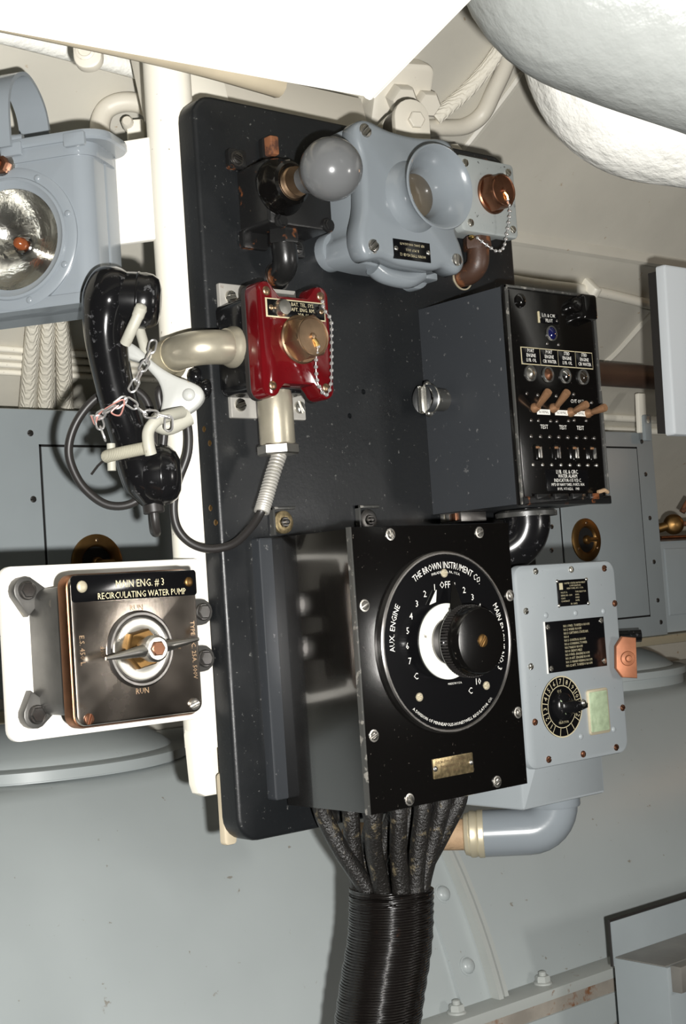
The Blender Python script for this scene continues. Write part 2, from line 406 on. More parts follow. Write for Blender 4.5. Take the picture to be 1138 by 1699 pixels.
mb = MB(); mb.box(Fr((.036, .233, .738), (.76, -.65, 0), (.2, 0, 1), (-.65, -.76, 0)), -.006, -.01, .005, .008, -.008, .006, .002, .002); mb.obj('wedge', 'white_paint', t)
# two cables bending round on the hull right of the clamp
run('bent_cable', 'pale rubber-covered cable bending upward on the hull beside the clamp', 'cable',
    [(.4832, .2188, .8143), (.5048, .2152, .8176), (.5470, .2084, .8240), (.5674, .1924, .8394), (.5665, .1662, .8646), (.5626, .1401, .8885), (.5519, .1147, .9106)], .0115, 'cream_fit')
run('bent_cable', 'broad woven cable lying along the hull above the bent cable', 'cable',
    [(.4901, .2061, .8257), (.4990, .1958, .8355), (.5199, .1723, .8581), (.5325, .1451, .8828), (.5362, .1248, .9012)], .0105, 'braid_white', flat=(1, .7))

# ------------------------------------------------------------------ overhead duct and lagged pipes
t = thing('overhead_duct', 'bright white painted flat duct sloping overhead above the black board', 'duct', (-.4, -.35, .6))
p0 = Vector((-0.7727, -0.3155, 0.5611)); p1 = Vector((-0.1032, -0.3155, 0.5860)); up = Vector((0, -.139, .049))*1.45
nrm = (p1-p0).cross(up).normalized()
if nrm.z < 0: nrm = -nrm
mb = MB()
q = [p0, p1, p1+up, p0+up]
mb.rings([[p for p in q], [p+nrm*.05 for p in q]])
mb.obj('duct_shell', 'duct_white', t)
mb = MB(); mb.tube([p1+Vector((-.004, .004, .004)), p1+up+Vector((-.004, .004, .004))], .006, 10); mb.obj('edge_bead', 'duct_white', t)
run('overhead_pipe', 'tan painted pipe with a rounded end tucked under the white duct', 'pipe',
    [(-.42, -.052, .705), (-.20, -.052, .7085), (-.08, -.050, .7085), (0.0, -.047, .706), (.020, -.046, .705)], [.013]*33, 'tan_pipe')
t = thing('pipe_clip', 'rounded cream clip hanging from the duct edge over the lantern', 'clip', (-.10, .02, .75))
f = Fr((-.1345, .055, .744), (.76, -.65, 0), (0, 0, 1), (-.65, -.76, 0))
mb = MB(); mb.box(f, -.014, -.018, .014, .06, -.012, 0, .003, .0125); mb.obj('tab', 'cream_fit', t)
mb = MB(); mb.lathe(f.at(-.002, 0, 0), [(.010, -.002), (.010, .001), (.008, .0025), (.007, .0025), (.006, .001), (0, .001)], 20); mb.obj('boss', 'cream_fit', t)
t = thing('lagged_pipe', 'grey-white lagged pipe elbow nearest overhead, painted glossy', 'pipe', (.05, -.53, .62))
mb = MB(); pts = spline([(0.029, -0.374, 0.939), (0.045, -0.389, 0.805), (0.051, -0.396, 0.751), (0.062, -0.400, 0.708), (0.090, -0.423, 0.686), (0.144, -0.467, 0.657), (0.230, -0.537, 0.612), (0.439, -0.705, 0.536)], 7)
mb.tube(pts, .1008, 48); mb.obj('lagging', 'lagging_grey', t)
t = thing('lagged_pipe', 'bright white rough lagged pipe bend behind the glossy elbow', 'pipe', (.2, -.44, .6))
mb = MB(); pts = spline([(0.311, -0.204, 0.932), (0.325, -0.221, 0.810), (0.334, -0.223, 0.743), (0.352, -0.237, 0.710), (0.392, -0.271, 0.696), (0.508, -0.368, 0.666), (0.774, -0.594, 0.602)], 7)
mb.tube(pts, .1000, 48); mb.obj('lagging', 'lagging', t)

# ------------------------------------------------------------------ clamp and bolts above the board
t = thing('pipe_clamp', 'cream cast clamp with a domed end plate above the grey horn', 'clamp', (.33, .1, .705))
f = Fr((.319, .075, .745), (.93, -.36, 0), (0, 0, 1), (-.36, -.93, 0))
def tab(w, h, n=10):
    return [(-w, -h), (w, -h)]+[(w*math.cos(math.pi*k/n), h*.35+w*math.sin(math.pi*k/n)) for k in range(n+1)]
mb = MB(); mb.plate(f, tab(.0225, .040), -.010, 0, .002); mb.obj('end_plate', 'cream_fit', t)
mb = MB(); mb.plate(f, tab(.0205, .040), -.058, -.010, .002); mb.obj('saddle', 'steel_dark', t)
mb = MB(); mb.plate(f, tab(.0215, .040), -.075, -.045, .002); mb.obj('rear_plate', 'cream_fit', t)
hexbolt(t, f.at(.004, .010, 0), .0105, .006, 'cream_fit')
t = thing('flange', 'cream flange block with large hex bolts behind the clamp', 'flange', (.42, .19, .79))
f = Fr((.400, .164, .822), (.936, -.351, 0), (-.183, -.487, .854), (-.300, -.799, -.520))
mb = MB(); mb.box(f, -.046, -.045, .032, .045, -.055, 0, .004, .012); mb.obj('block', 'cream_fit', t)
hexbolt(t, f.at(-.012, .002, 0), .019, .022, 'cream_fit')
hexbolt(t, f.at(.024, -.002, 0), .017, .018, 'cream_fit')
t = thing('bracket', 'small cream bracket with a square bolt above the grey jack box', 'bracket', (.5, .18, .77))
f = Fr((.462, .165, .762), (.93, -.36, 0), (0, .3, .95), (-.36, -.9, .25))
mb = MB(); mb.box(f, -.03, -.03, .022, .012, -.02, 0, .003, .004); mb.obj('block', 'cream_fit', t)
hexbolt(t, f.at(.010, -.001, 0), .010, .012, 'cream_fit')
t = thing('angle_bar', 'cream painted angle bar along the hull above the board top', 'bar', (.2, .15, .73))
mb = MB(); mb.box(Fr((0, .13, .735), (1, 0, 0), (0, .25, .97), (0, -.97, .25)), -.012, -.01, .306, .07, -.02, 0, .003); mb.obj('web', 'cream_fit', t)
mb = MB(); mb.tube([(-.012, .115, .728), (.300, .115, .728)], .012, 10); mb.obj('toe', 'white_paint', t)
mb = MB(); mb.box(Fr((.04, .12, .735), (1, 0, 0), (0, .25, .97), (0, -.97, .25)), -.03, -.015, .03, .06, -.01, .02, .003); mb.obj('lug', 'white_paint', t)

# ------------------------------------------------------------------ engine casing
t = thing('engine_casing', 'large smooth grey rounded machinery casing behind and below the board', 'machine', (.6, .9, -1.3))
yc, zc, R = .987, -.543, .7426
arc = []
a1 = math.atan2(-.012-zc, .47-yc); a0 = math.atan2(-.36-zc, .266-yc)
if a0 < 0: a0 += 2*math.pi
if a1 < 0: a1 += 2*math.pi
for k in range(25):
    a = a0+(a1-a0)*k/24; arc.append((yc+R*math.cos(a), zc+R*math.sin(a)))
arc = [(arc[0][0]+.02, -1.29), arc[0]]+arc[1:]+[(.50, -.0065), (.93, -.006), (.93, -1.29)]
fe = Fr((0, 0, 0), (0, 1, 0), (0, 0, 1), (1, 0, 0))
mb = MB(); mb.plate(fe, arc[::-1], -1.2, 3.2); mb.obj('casing', 'engine_grey', t, angle=50)
# the cover lids on top of it
def lid(x, y, z, label):
    l = thing('domed_lid', label, 'lid', (x, y, z-.03))
    f = Fr((x, y, z), (1, 0, 0), (0, 1, 0), (0, 0, 1))
    mb = MB(); mb.lathe(f, [(.214, -.0065-z), (.214, -.005), (.220, -.004), (.220, .008), (.212, .011), (.15, .012)], 72); mb.obj('flange', 'engine_grey', l)
    mb = MB(); mb.lathe(f, [(.198, .008), (.196, .013), (.185, .022), (.165, .034), (.13, .048), (.08, .058), (.04, .062), (0, .063)], 72); mb.obj('dome', 'engine_grey', l)
lid(.09, .685, .0, 'grey domed lid with a rim below the white switch plate')
lid(1.263, .72, .015, 'grey domed lid with a rim behind the grey selector box')
# ribbed gusset and the bolted base flange
t = thing('gusset', 'grey angle gusset with two round bolts standing on the base flange', 'gusset', (.53, .28, -.35))
def esurf(z): return yc-math.sqrt(max(0, R*R-(z-zc)**2))
zs = [-.352+i*.25/8 for i in range(9)]
mb = MB(); L = [(.478, esurf(z), z) for z in zs]; r_ = [(.535, esurf(z), z) for z in zs]
rings = [[Vector((.478, esurf(z)-.006, z)), Vector((.536, esurf(z)-.006, z)), Vector((.536, esurf(z)+.001, z)), Vector((.478, esurf(z)+.001, z))] for z in zs]
mb.rings([list(r) for r in rings]); mb.obj('plate', 'engine_grey', t)
mb = MB(); mb.rings([[Vector((.532, esurf(z)-.022, z)), Vector((.540, esurf(z)-.022, z)), Vector((.540, esurf(z)+.001, z)), Vector((.532, esurf(z)+.001, z))] for z in zs]); mb.obj('web', 'engine_trim', t)
mb = MB(); mb.rings([[Vector((.547, esurf(z)-.018, z)), Vector((.554, esurf(z)-.018, z)), Vector((.554, esurf(z)+.001, z)), Vector((.547, esurf(z)+.001, z))] for z in zs]); mb.obj('web', 'engine_trim', t)
for z in (-.215, -.306):
    nn = Vector((0, esurf(z)-yc, z-zc)).normalized()
    dome(t, axis_frame((.505, esurf(z)-.006, z), nn), .011, .008, 'engine_grey', 'bolt', washer=.013)
t = thing('base_flange', 'long grey bolted base flange with rusty edge under the casing', 'flange', (.5, .25, -.37))
ft = Fr((0, .225, -.352), (1, 0, 0), (0, 1, 0), (0, 0, 1))
mb = MB(); mb.box(ft, -.9, 0, 2.8, .0455, -.014, 0, .002); mb.obj('strip', 'engine_trim', t)
mb = MB(); mb.box(ft, -.9, .004, 2.8, .040, -.06, -.0135, .002); mb.obj('lower_strip', 'rust_strip', t)
mb = MB(); mb.box(ft, -.9, .001, 2.8, .042, -.9, -.034, .002); mb.obj('bed_plate', 'engine_grey', t)
for x in (.29, .457, .624, .794, .96, 1.13): hexbolt(t, ft.at(x, .028, 0), .0105, .011, 'engine_trim', washer=.013, stud=.005)

# ------------------------------------------------------------------ lockers behind
def locker(x0, x1, z0, z1, door, handle, label, screws):
    t = thing('locker', label, 'locker', ((x0+x1)/2, .53, z0))
    f = Fr((0, .5, 0))
    mb = MB(); mb.box(f, x0, z0, x1, z1, -.11, 0, .004); mb.obj('body', 'locker_grey', t)
    d = MB(); d.box(f, door[0], door[1], door[2], door[3], -.004, .0022, .0015); dr = d.obj('door', 'locker_grey', t)
    g = MB()
    for a in ((door[0]-.003, door[1]-.003, door[0], door[3]+.003), (door[2], door[1]-.003, door[2]+.003, door[3]+.003), (door[0]-.003, door[3], door[2]+.003, door[3]+.003), (door[0]-.003, door[1]-.003, door[2]+.003, door[1])):
        g.box(f, a[0], a[1], a[2], a[3], -.001, .0004)
    g.obj('door_gap', 'hole_dark', t)
    hx, hz = handle; h = f.at(hx, hz, .002)
    mb = MB(); mb.lathe(h, [(.0375, 0), (.0375, .003), (.034, .0045), (.024, .0045), (.0225, .003), (.021, -.0005), (.0, -.0005)], 40); hp_ = mb.obj('handle_plate', 'bronze_dark', dr)
    mb = MB(); mb.lathe(h, [(.0215, -.001), (.0215, .0005), (0, .0005)], 30); mb.obj('handle_cup', 'hole_dark', dr)
    mb = MB(); mb.tube([h(-.004, 0, .004), h(.010, 0, .0065), (h(.023, 0, .004))], .0042, 10); mb.lathe(h, [(.008, 0), (.008, .005), (.006, .008)], 16); mb.obj('handle_bar', 'bronze_dark', dr)
    for a in (90, 210, 330): dome(dr, h.at(.0295*math.cos(math.radians(a)), .0295*math.sin(math.radians(a)), .0042), .0026, .0015, 'brass', 'screw')
    for x, z in screws: screw(t, f.at(x, z, 0), .0042, .0015, 'steel_dark', rot=x*9)
    return t
locker(-.45, .52, .10, .4615, (.036, .13, .50, .413), (.1055, .262), 'grey sheet-metal locker behind the telephone handset', [(.022, .43), (.021, .346), (.02, .24), (-.2, .43), (.45, .44)])
locker(.70, 1.292, .086, .4575, (1.021, .125, 1.24, .427), (1.0785, .265), 'tall grey sheet-metal locker behind the alarm box with narrow door', [(1.258, .44), (1.262, .38), (1.264, .30), (1.266, .22), (1.268, .15), (1.272, .11), (.995, .29), (.99, .25), (1.0, .18)])
t = thing('locker', 'low grey locker adjoining the tall one, beside the brass valve', 'locker', (1.5, .56, .086))
mb = MB(); mb.box(Fr((0, .515, 0)), 1.2945, .088, 1.80, .258, -.10, 0, .004); mb.obj('body', 'locker_grey', t)
mb = MB(); mb.box(Fr((0, .515, 0)), 1.318, .12, 1.75, .243, -.002, .003, .002); mb.obj('door', 'locker_grey', t)
mb = MB(); mb.box(Fr((0, .51, 0)), -.45, .070, 1.9, .0855, -.03, .015, .003); tag(mb.obj('shelf_rail', 'gland'), 'long rusty cream rail carrying the grey lockers', 'rail')
t = thing('strap_hook', 'cream strap with a dark grey riveted hook above the tall locker', 'strap', (1.26, .5, .46))
f = Fr((1.2575, .494, .5), (1, 0, 0), (.06, 0, 1), (0, -1, 0))
mb = MB(); mb.box(f, -.011, -.045, .011, .028, -.004, .003, .002, .003); mb.obj('strap', 'white_paint', t)
mb = MB(); mb.box(f, -.004, -.06, .017, -.012, .003, .009, .002, .004); hk = mb.obj('hook', 'locker_grey', t)
dome(hk, f.at(.006, -.024, .009), .004, .002, 'white_paint')

mb = MB(); mb.tube([(.62, .40, .538), (1.9, .40, .538)], .0205, 24); tag(mb.obj('brown_pipe', 'brown_pipe'), 'dark brown bare pipe crossing behind the alarm box', 'pipe')
t = thing('sheet_panel', 'pale blue-grey sheet panel standing right of the alarm box', 'panel', (.85, .01, .37))
f = Fr((0, 0, 0), (1, 0, 0), (.035, 0, 1), (0, -1, 0))
mb = MB(); mb.box(f, .664, .377, 1.10, .602, -.014, 0, .003, .004); mb.obj('sheet', 'panel_light', t)
mb = MB(); mb.box(f, .668, .382, 1.09, .596, -.03, -.0135); mb.obj('shadow_slab', 'rubber', t)  # black slab stands in for the shade along the sheet's left edge
t = thing('valve', 'small tarnished brass valve with round wheel beside the low locker', 'valve', (1.405, .55, .26))
f = Fr((1.404, .552, .290), (.76, -.65, 0), (0, 0, 1), (-.65, -.76, 0))
mb = MB(); mb.tube([f(-.03, -.006, 0), f(-.012, -.002, 0)], .009, 14); mb.obj('stem', 'bronze_dark', t)
mb = MB(); mb.lathe(f, [(.018, -.012), (.020, 0), (.018, .006), (.012, .010), (0, .012)], 22); mb.obj('wheel', 'bronze_dark', t)
mb = MB(); mb.tube([f(.014, 0, 0), f(.05, -.002, 0)], .005, 10); mb.obj('spindle', 'rust', t)
mb = MB(); mb.tube([f(.02, .022, -.01), f(.036, .045, -.01)], .006, 10); mb.obj('lever', 'rust', t)
run('copper_line', 'thin rusty copper line along the top of the low locker', 'pipe', [(1.30, .508, .263), (1.48, .508, .263), (1.75, .508, .263)], .0045, 'copper')
t = thing('petcock', 'small black petcock between the grey selector box and tall locker', 'valve', (1.06, .41, .05))
mb = MB(); mb.tube([(1.030, .43, .099), (1.074, .392, .097)], .0105, 18); mb.obj('barrel', 'bakelite', t)
mb = MB(); mb.tube([(1.052, .411, .09), (1.052, .411, .03)], .0062, 12); mb.obj('stem', 'bakelite', t)

# ------------------------------------------------------------------ tray cabinet at the bottom right
t = thing('tray_cabinet', 'grey cabinet with a raised back and worn tray top beside the casing', 'cabinet', (.85, .1, -1.29))
fb = Fr((0, .15, 0))
mb = MB(); mb.box(fb, .655, -1.29, 1.25, -.309, .0, .087, .002); mb.obj('body', 'locker_grey', t)
mb = MB(); mb.box(fb, .655, -.32, 1.25, -.2615, -.004, .0005, .001); mb.obj('back_plate', 'locker_grey', t)
mb = MB(); mb.box(Fr((0, 0, -.309), (1, 0, 0), (0, 1, 0), (0, 0, 1)), .657, .068, 1.24, .149, -.002, .0012); mb.obj('tray', 'tray_top', t)
mb = MB(); mb.box(fb, .662, -.341, 1.22, -.3075, .087, .103, .002); dd = mb.obj('front_rail', 'tray_top', t)
dome(dd, fb.at(.680, -.325, .103), .003, .002, 'steel', 'screw')
mb = MB(); mb.tube([(.653, .1525, -.32), (.653, .1525, -.2605), (1.25, .1525, -.2605)], .0022, 8); mb.obj('edge_strip', 'rubber', t)

# ================================================================== the black board and what it carries
def holed_plate(fr, outline, holes, d0, d1, bev):
    """a plate with round holes through it"""
    bm = bmesh.new(); holes_v = {}; NS = 2 if bev < .01 else 5
    def loop(pts, d):
        vs = [bm.verts.new(fr(u, v, d)) for u, v in pts]
        return vs
    def close(vs): return [bm.edges.new((vs[i], vs[(i+1) % len(vs)])) for i in range(len(vs))]
    steps = [loop(outline, d0), loop(outline, d1-bev)]
    for k in range(1, NS+1):
        a = math.pi/2*k/NS; steps.append(loop(inset(outline, bev*(1-math.cos(a))), d1-bev+bev*math.sin(a)))
    n = len(outline)
    for A, B in zip(steps, steps[1:]):
        for i in range(n): bm.faces.new((A[i], A[(i+1) % n], B[(i+1) % n], B[i]))
    for ring, d in ((steps[-1], d1), (steps[0], d0)):
        es = [bm.edges.get((ring[i], ring[(i+1) % n])) for i in range(n)]
        for j, (cx, cy, r) in enumerate(holes):
            hv = loop(circ(cx, cy, r, 48 if r > .03 else 24), d); es += close(hv)
            holes_v.setdefault(j, []).append(hv)
        bmesh.ops.triangle_fill(bm, use_beauty=True, edges=es)
    for A, B in holes_v.values():
        for i in range(len(A)): bm.faces.new((A[i], A[(i+1) % len(A)], B[(i+1) % len(A)], B[i]))
    bmesh.ops.recalc_face_normals(bm, faces=bm.faces)
    mb = MB(); bm.verts.index_update()
    mb.add([v.co for v in bm.verts], [tuple(v.index for v in f.verts) for f in bm.faces]); bm.free(); return mb
board = thing('backing_board', 'tall black painted steel board with rounded corners carrying the instruments', 'board', (.172, .02, -.03))
mb = holed_plate(BF, rrect(-.052, -.030, .396, .700, .024, 6), [(.0380, .5245, .0135), (.306, .549, .0135), (.1229, .3853, .0028), (.1445, .4116, .0028)], -.026, 0, .0045)
mb.obj('panel', 'black_board', board, angle=50)
for y, z in ((.0235, .4224), (.0080, .4079)): dome(board, SF.at(-y, z, .052), .0085, .0085, 'bakelite', 'rim_bolt', washer=.0095)
for y, z in ((.0160, .3695), (.0080, .3548), (.0135, .2921), (.0065, .2774)): dome(board, SF.at(-y, z, .0515), .0032, .0012, 'bronze_dark', 'rim_rivet')
for x, z, r in ((.118, .612, .006),): screw(board, BF.at(x, z, 0), r, .003, 'steel_dark', rot=x*50, washer=r*1.35)
for x, m_ in ((.024, 'plate_gold'), (.1365, 'steel_dark')):
    mb = MB(); f = BF.at(x, .2745, 0); mb.box(f, -.015, -.012, -.012, .0165, 0, .006, .001); mb.box(f, -.015, .0135, .014, .0165, 0, .006, .001); lg = mb.obj('lug', 'black_edge', board)
    mb = MB(); mb.lathe(f.at(0, .001, 0), [(.0115, 0), (.0115, .0035), (.0095, .0045), (.0055, .0045), (.005, .003)], 22); mb.obj('washer', m_, lg)
    hexbolt(lg, f.at(0, .001, .003), .0055, .004, 'steel_dark', 'nut', stud=.003)
mb = MB(); mb.box(BF, -.0505, -.034, -.036, .035, -.034, -.026, .002, .004); mb.obj('rear_strap', 'tan_pipe', board)
mb = MB(); f = BF.at(.062, -.021, 0); mb.lathe(f, [(.008, 0), (.008, .003), (.006, .005), (.003, .0055)], 18); mb.obj('corner_bolt', 'steel_dark', board)

# ------------------------------------------------------------------ white pole with its welded plates
t = thing('stanchion', 'cream painted vertical pole with welded plates beside the black board', 'pole', (-.040, .058, .02))
mb = MB(); mb.lathe(Fr((-.040, .0585, 0), (1, 0, 0), (0, 1, 0), (0, 0, 1)), [(.024, .06), (.024, 1.03)], 36); mb.obj('pole', 'white_paint', t)
mb = MB(); pts = [(-.0575, .137), (-.0580, .098), (-.0650, .073), (-.0625, .025), (-.0595, .016), (-.052, .012), (-.030, .012), (-.030, .16), (-.054, .16)]
mb.plate(Fr((0, .052, 0)), pts, -.012, 0, .0025); mb.obj('foot', 'white_paint', t)
mb = MB(); mb.box(Fr((0, .028, 0)), -.2705, .0905, -.0535, .2445, -.006, 0, .0012, .011); pl = mb.obj('switch_plate', 'white_plate', t)

# ------------------------------------------------------------------ battle lantern
RL = math.radians(-55.8)
t = thing('lantern', 'grey metal hand lantern with a round reflector on the white pole', 'lantern', (-.191, .121, .566), RL)
lf = Fr((0, 0, 0)); tf = Fr((0, 0, 0), (1, 0, 0), (0, 1, 0), (0, 0, 1))     # local: front face, and looking down
mb = holed_plate(lf, rrect(-.085, -.0705, .085, .094, .0205, 7), [(0, 0, .0500)], -.036, 0, .018); mb.plate(tf, rrect(-.085, .0355, .085, .072, .008, 5), -.068, .086, 0); body = mb.obj('body', 'grey_lantern', t, angle=50)
mb = MB(); mb.plate(tf, rrect(-.0865, -.0015, .0865, .0726, .0225, 7), -.0705, -.060, .001, back=.001); mb.obj('bottom_band', 'grey_lantern', t)
mb = MB(); mb.plate(tf, rrect(-.089, -.006, .104, .0726, .026, 7), .087, .097, .003, back=.002); ld = mb.obj('lid', 'grey_lantern', t)
mb = MB(); mb.plate(tf, rrect(-.0865, -.002, .088, .0726, .0225, 7), .074, .0875, .0005); mb.obj('lid_skirt', 'grey_lantern', t)
for u in (-.05, .008, .075):
    mb = MB(); mb.box(lf, u-.011, .080, u+.011, .0935, .004, .0085, .001, .002); mb.obj('lid_tab', 'grey_lantern', ld)
mb = MB(); mb.tube([lf(.003, .099, -.002), lf(.016, .099, -.004)], .005, 12); mb.obj('hinge_pin', 'grey_lantern', ld)
# carrying handle: a flat strap arching from front to back
prof = [(-.012, .088), (-.012, .125), (-.006, .148), (.008, .164), (.030, .1725), (.052, .164), (.068, .146), (.074, .120), (.076, .100), (.076, .096)]
pp = spline([(a, b, 0) for a, b in prof], 5)
mb = MB(); rs = []
for i, p in enumerate(pp):
    tg = (pp[min(i+1, len(pp)-1)]-pp[max(i-1, 0)]).normalized(); nn = Vector((-tg.y, tg.x, 0))
    a = p+nn*.002; b = p-nn*.002
    rs.append([Vector((u, q.x, q.y)) for u, q in ((-.022, a), (.011, a), (.011, b), (-.022, b))])
mb.rings(rs); mb.obj('handle', 'grey_lantern', t)
mb = MB(); mb.lathe(lf.at(0, 0, 0), [(.0700, -.001), (.0700, .002), (.0675, .0035), (.0605, .0035), (.0595, .006), (.0570, .0065), (.0540, .004), (.0500, .0025), (.0492, .0)], 72, cap0=False, cap1=False); rg = mb.obj('bezel', 'grey_lantern', t)
for k in range(8): dome(rg, lf.at(.0642*math.cos(math.radians(15+45*k)), .0642*math.sin(math.radians(15+45*k)), .0032), .0034, .002, 'grey_lantern', 'rivet')
mb = MB(); pr_ = [(.0495, .0012)]
for k in range(1, 13): 
    r = .0492*(1-k/13.5); pr_.append((r, .001-.030*(1-(r/.0492)**2)))
mb.lathe(lf, pr_, 64, cap0=False, cap1=True); rf = mb.obj('reflector', 'reflector', t)
mb = MB(); mb.lathe(lf, [(.0, -.040), (.0050, -.030), (.0052, -.024), (.0066, -.018), (.0052, -.012), (.002, -.0095), (0, -.009)], 20); mb.obj('bulb', 'amber_glass', t)
mb = MB(); mb.lathe(lf, [(.010, -.029), (.010, -.022), (.0085, -.021)], 20, cap0=False, cap1=False); mb.obj('bulb_socket', 'chrome', t)
mb = MB(); mb.lathe(lf, [(.0, .0018), (.03, .0022), (.0492, .0016), (.0492, .0030), (.03, .0040), (0, .0044)], 48, cap0=False, cap1=False); mb.obj('lens', 'glass', t)
mb = MB(); f = lf.at(-.0045, .0735, 0); mb.lathe(f, [(.0125, 0), (.0125, .003), (.0105, .0035)], 24); nt = mb.obj('switch_washer', 'steel', t)
mb = MB(); mb.lathe(f, [(.0095, .002), (.0095, .008), (.0075, .010), (.005, .0102), (.0045, .006), (0, .006)], 6); mb.obj('switch_nut', 'copper', nt)
# the plate welded to the pole that the lantern hangs on
t = thing('lantern_mount', 'square white plate welded between the pole and grey lantern', 'plate', (-.191, .121, .566), RL)
mb = MB(); mb.box(lf, .04, 0.001, .1575, .1055, -.0795, -.0725, .0015, .002); mb.obj('plate', 'white_plate', t)
mb = MB(); mb.tube([lf(.1570, .0, -.080), lf(.1570, .106, -.080)], .005, 10); mb.obj('weld_bead', 'white_paint', t)

# ------------------------------------------------------------------ rotary pump switch
t = thing('pump_switch', 'square bronze-covered rotary pump switch on the white plate', 'switch', (-.19, .0, .09))
fs_ = Fr((0, 0, 0)); W0, W1, Z0, Z1 = -.2535, -.1253, .1035, .2315
mb = MB()
o_ = rrect(-.2445, .1115, -.1345, .2235, .012, 5)
mb.plate(Fr((0, 0, 0)), o_, -.028, .038, .002); mb.obj('body', 'switch_body', t)
for x, z, sx, sz in ((-.2515, .2225, -1, 1), (-.2485, .1135, -1, -1), (-.0665, .1925, 1, .2), (-.0675, .1480, 1, -.2)):
    cx = -.2395 if sx < 0 else -.14
    cz = min(max(z, .125), .21)
    mb = MB(); d = Vector((x-cx, z-cz)); L = d.length; d.normalize(); nn = Vector((-d.y, d.x)); r = .0125
    pts = []
    for k in range(9):
        a = -math.pi/2+math.pi*k/8; q = Vector((x, z))+(d*math.cos(a)+nn*math.sin(a))*r; pts.append((q.x, q.y))
    for s_ in (1, -1): q = Vector((cx, cz))+nn*s_*r*1.25; pts.append((q.x, q.y))
    mb.plate(Fr((0, .028, 0)), pts, 0, .011, .002); lg = mb.obj('lug', 'switch_body', t)
    hexbolt(lg, Fr((x, .017, z)), .0072, .005, 'steel_dark', 'bolt', washer=.0085)
mb = MB(); mb.plate(fs_, rrect(W0-.001, Z0-.001, W1+.001, Z1+.001, .011, 6), .040, .0565, .004, back=.003); mb.obj('cover_rim', 'switch_rim', t)
mb = MB(); mb.plate(fs_, rrect(W0+.0012, Z0+.0012, W1, Z1, .009, 6), .054, .060, .0025); cv = mb.obj('cover', 'switch_cover', t)
mb = MB(); mb.box(fs_, W0+.002, .2085, W1, .2310, .0598, .0612, .0003, .003); npl = mb.obj('name_plate', 'label_black', t)
mb = MB(); mb.text(fs_, 'MAIN ENG. # 3', .0092, -.184, .2222, .0614, sx=.82); mb.text(fs_, 'RECIRCULATING WATER PUMP', .0078, -.182, .2127, .0614, sx=.82); mb.obj('lettering', 'gold_print', npl)
dome(npl, fs_.at(-.2415, .2215, .0610), .0052, .0022, 'gland', 'screw'); dome(npl, fs_.at(-.1335, .2205, .0610), .0045, .002, 'bronze_dark', 'screw')
screw(cv, fs_.at(-.2415, .1105, .060), .0048, .0018, 'copper', 1.2); screw(cv, fs_.at(-.1345, .1120, .060), .0052, .0018, 'steel', .3)
d0 = .0602
for tx, sz, u, v, ro in (('RUN', .0070, -.1885, .2010, 0), ('RUN', .0070, -.1875, .1292, 0), ('OFF', .0056, -.2245, .1655, math.pi/2), ('OFF', .0056, -.1475, .1665, -math.pi/2), ('TYPE 1 C. 25A. 500V', .0062, -.1315, .1600, -math.pi/2), ('E.S. 450 L', .0068, -.2438, .168, -math.pi/2)):
    mb = MB(); mb.text(fs_, tx, sz, u, v, d0, rot=ro, sx=.95); mb.obj('raised_lettering', 'brass', cv)
c = fs_.at(-.1872, .1650, .060)
mb = MB(); mb.lathe(c, [(.0335, -.001), (.0335, .001), (.0315, .0035), (.0295, .0035), (.0280, .001), (.0275, .0008), (.020, .0012), (0, .0015)], 56); mb.obj('dial_ring', 'steel_dark', t)
mb = MB(); mb.lathe(c, [(.0268, .0008), (.0265, .0022), (.021, .0028), (.018, .0018)], 48); mb.obj('dial_plate', 'nickel', t)
mb = MB(); mb.lathe(c, [(.0180, .001), (.0180, .006), (.0165, .008), (.010, .008)], 6, rot=.2); mb.obj('hex_nut', 'bronze_dark', t)
hf = c.at(0, 0, .0)
mb = MB(); mb.lathe(hf, [(.0085, .006), (.0095, .012), (.0115, .018), (.0115, .026), (.0095, .028)], 24); hub = mb.obj('handle_hub', 'steel', t)
for s_, L in ((1, .040), (-1, .040)):
    mb = MB(); rs = []
    for k in range(9):
        f_ = k/8; x = s_*(.007+L*f_); hh = .0062*(1-f_)+.0014; th = .0042*(1-f_)+.0016; z = .0205+.001*math.sin(f_*3); tilt = .10*x
        ring = [hf(x, tilt+th*math.cos(a), z+hh*math.sin(a)) for a in [2*math.pi*q/12 for q in range(12)]]
        rs.append(ring if s_ > 0 else ring[::-1])
    mb.rings(rs); mb.obj('handle_wing', 'steel', hub)
hexbolt(hub, hf.at(0, 0, .0265), .0068, .0035, 'copper', 'pin')

# ------------------------------------------------------------------ Brown selector box
t = thing('selector_switch', 'glossy black box with a large round dial and knob on the board', 'instrument', (.105, -.065, 0))
mb = MB(); mb.box(BF, -.0155, .0065, .215, .2605, 0, .012, .002, .003); mb.obj('flange', 'black_satin', t)
mb = MB(); mb.box(BF, .0005, .0005, .2095, .2595, .010, .1275, .001); mb.obj('body', 'black_side', t)
mb = MB(); mb.box(BF, -.001, -.001, .2105, .261, .1265, .1315, .0012); cv = mb.obj('front_cover', 'black_gloss', t)
mb = MB(); mb.box(BF, -.0013, -.001, .0010, .261, .1262, .1318, .0005); mb.obj('corner_strip', 'black_edge', t)
for x, z in ((.0483, .2530), (.1675, .2520), (.0102, .1885), (.2045, .1875), (.0106, .0697), (.2035, .0705), (.0490, .0063), (.1665, .0069)):
    screw(cv, BF.at(x, z, .1314), .0042, .0026, 'steel', rot=x*40, washer=.0058)
D = BF.at(.109, .1482, .1315)
mb = MB(); mb.lathe(D, [(.0868, -.0005), (.0868, .006), (.0855, .0072), (.0838, .0072), (.0830, .0062)], 96, cap0=False, cap1=False); mb.obj('dial_bezel', 'steel_dark', t)
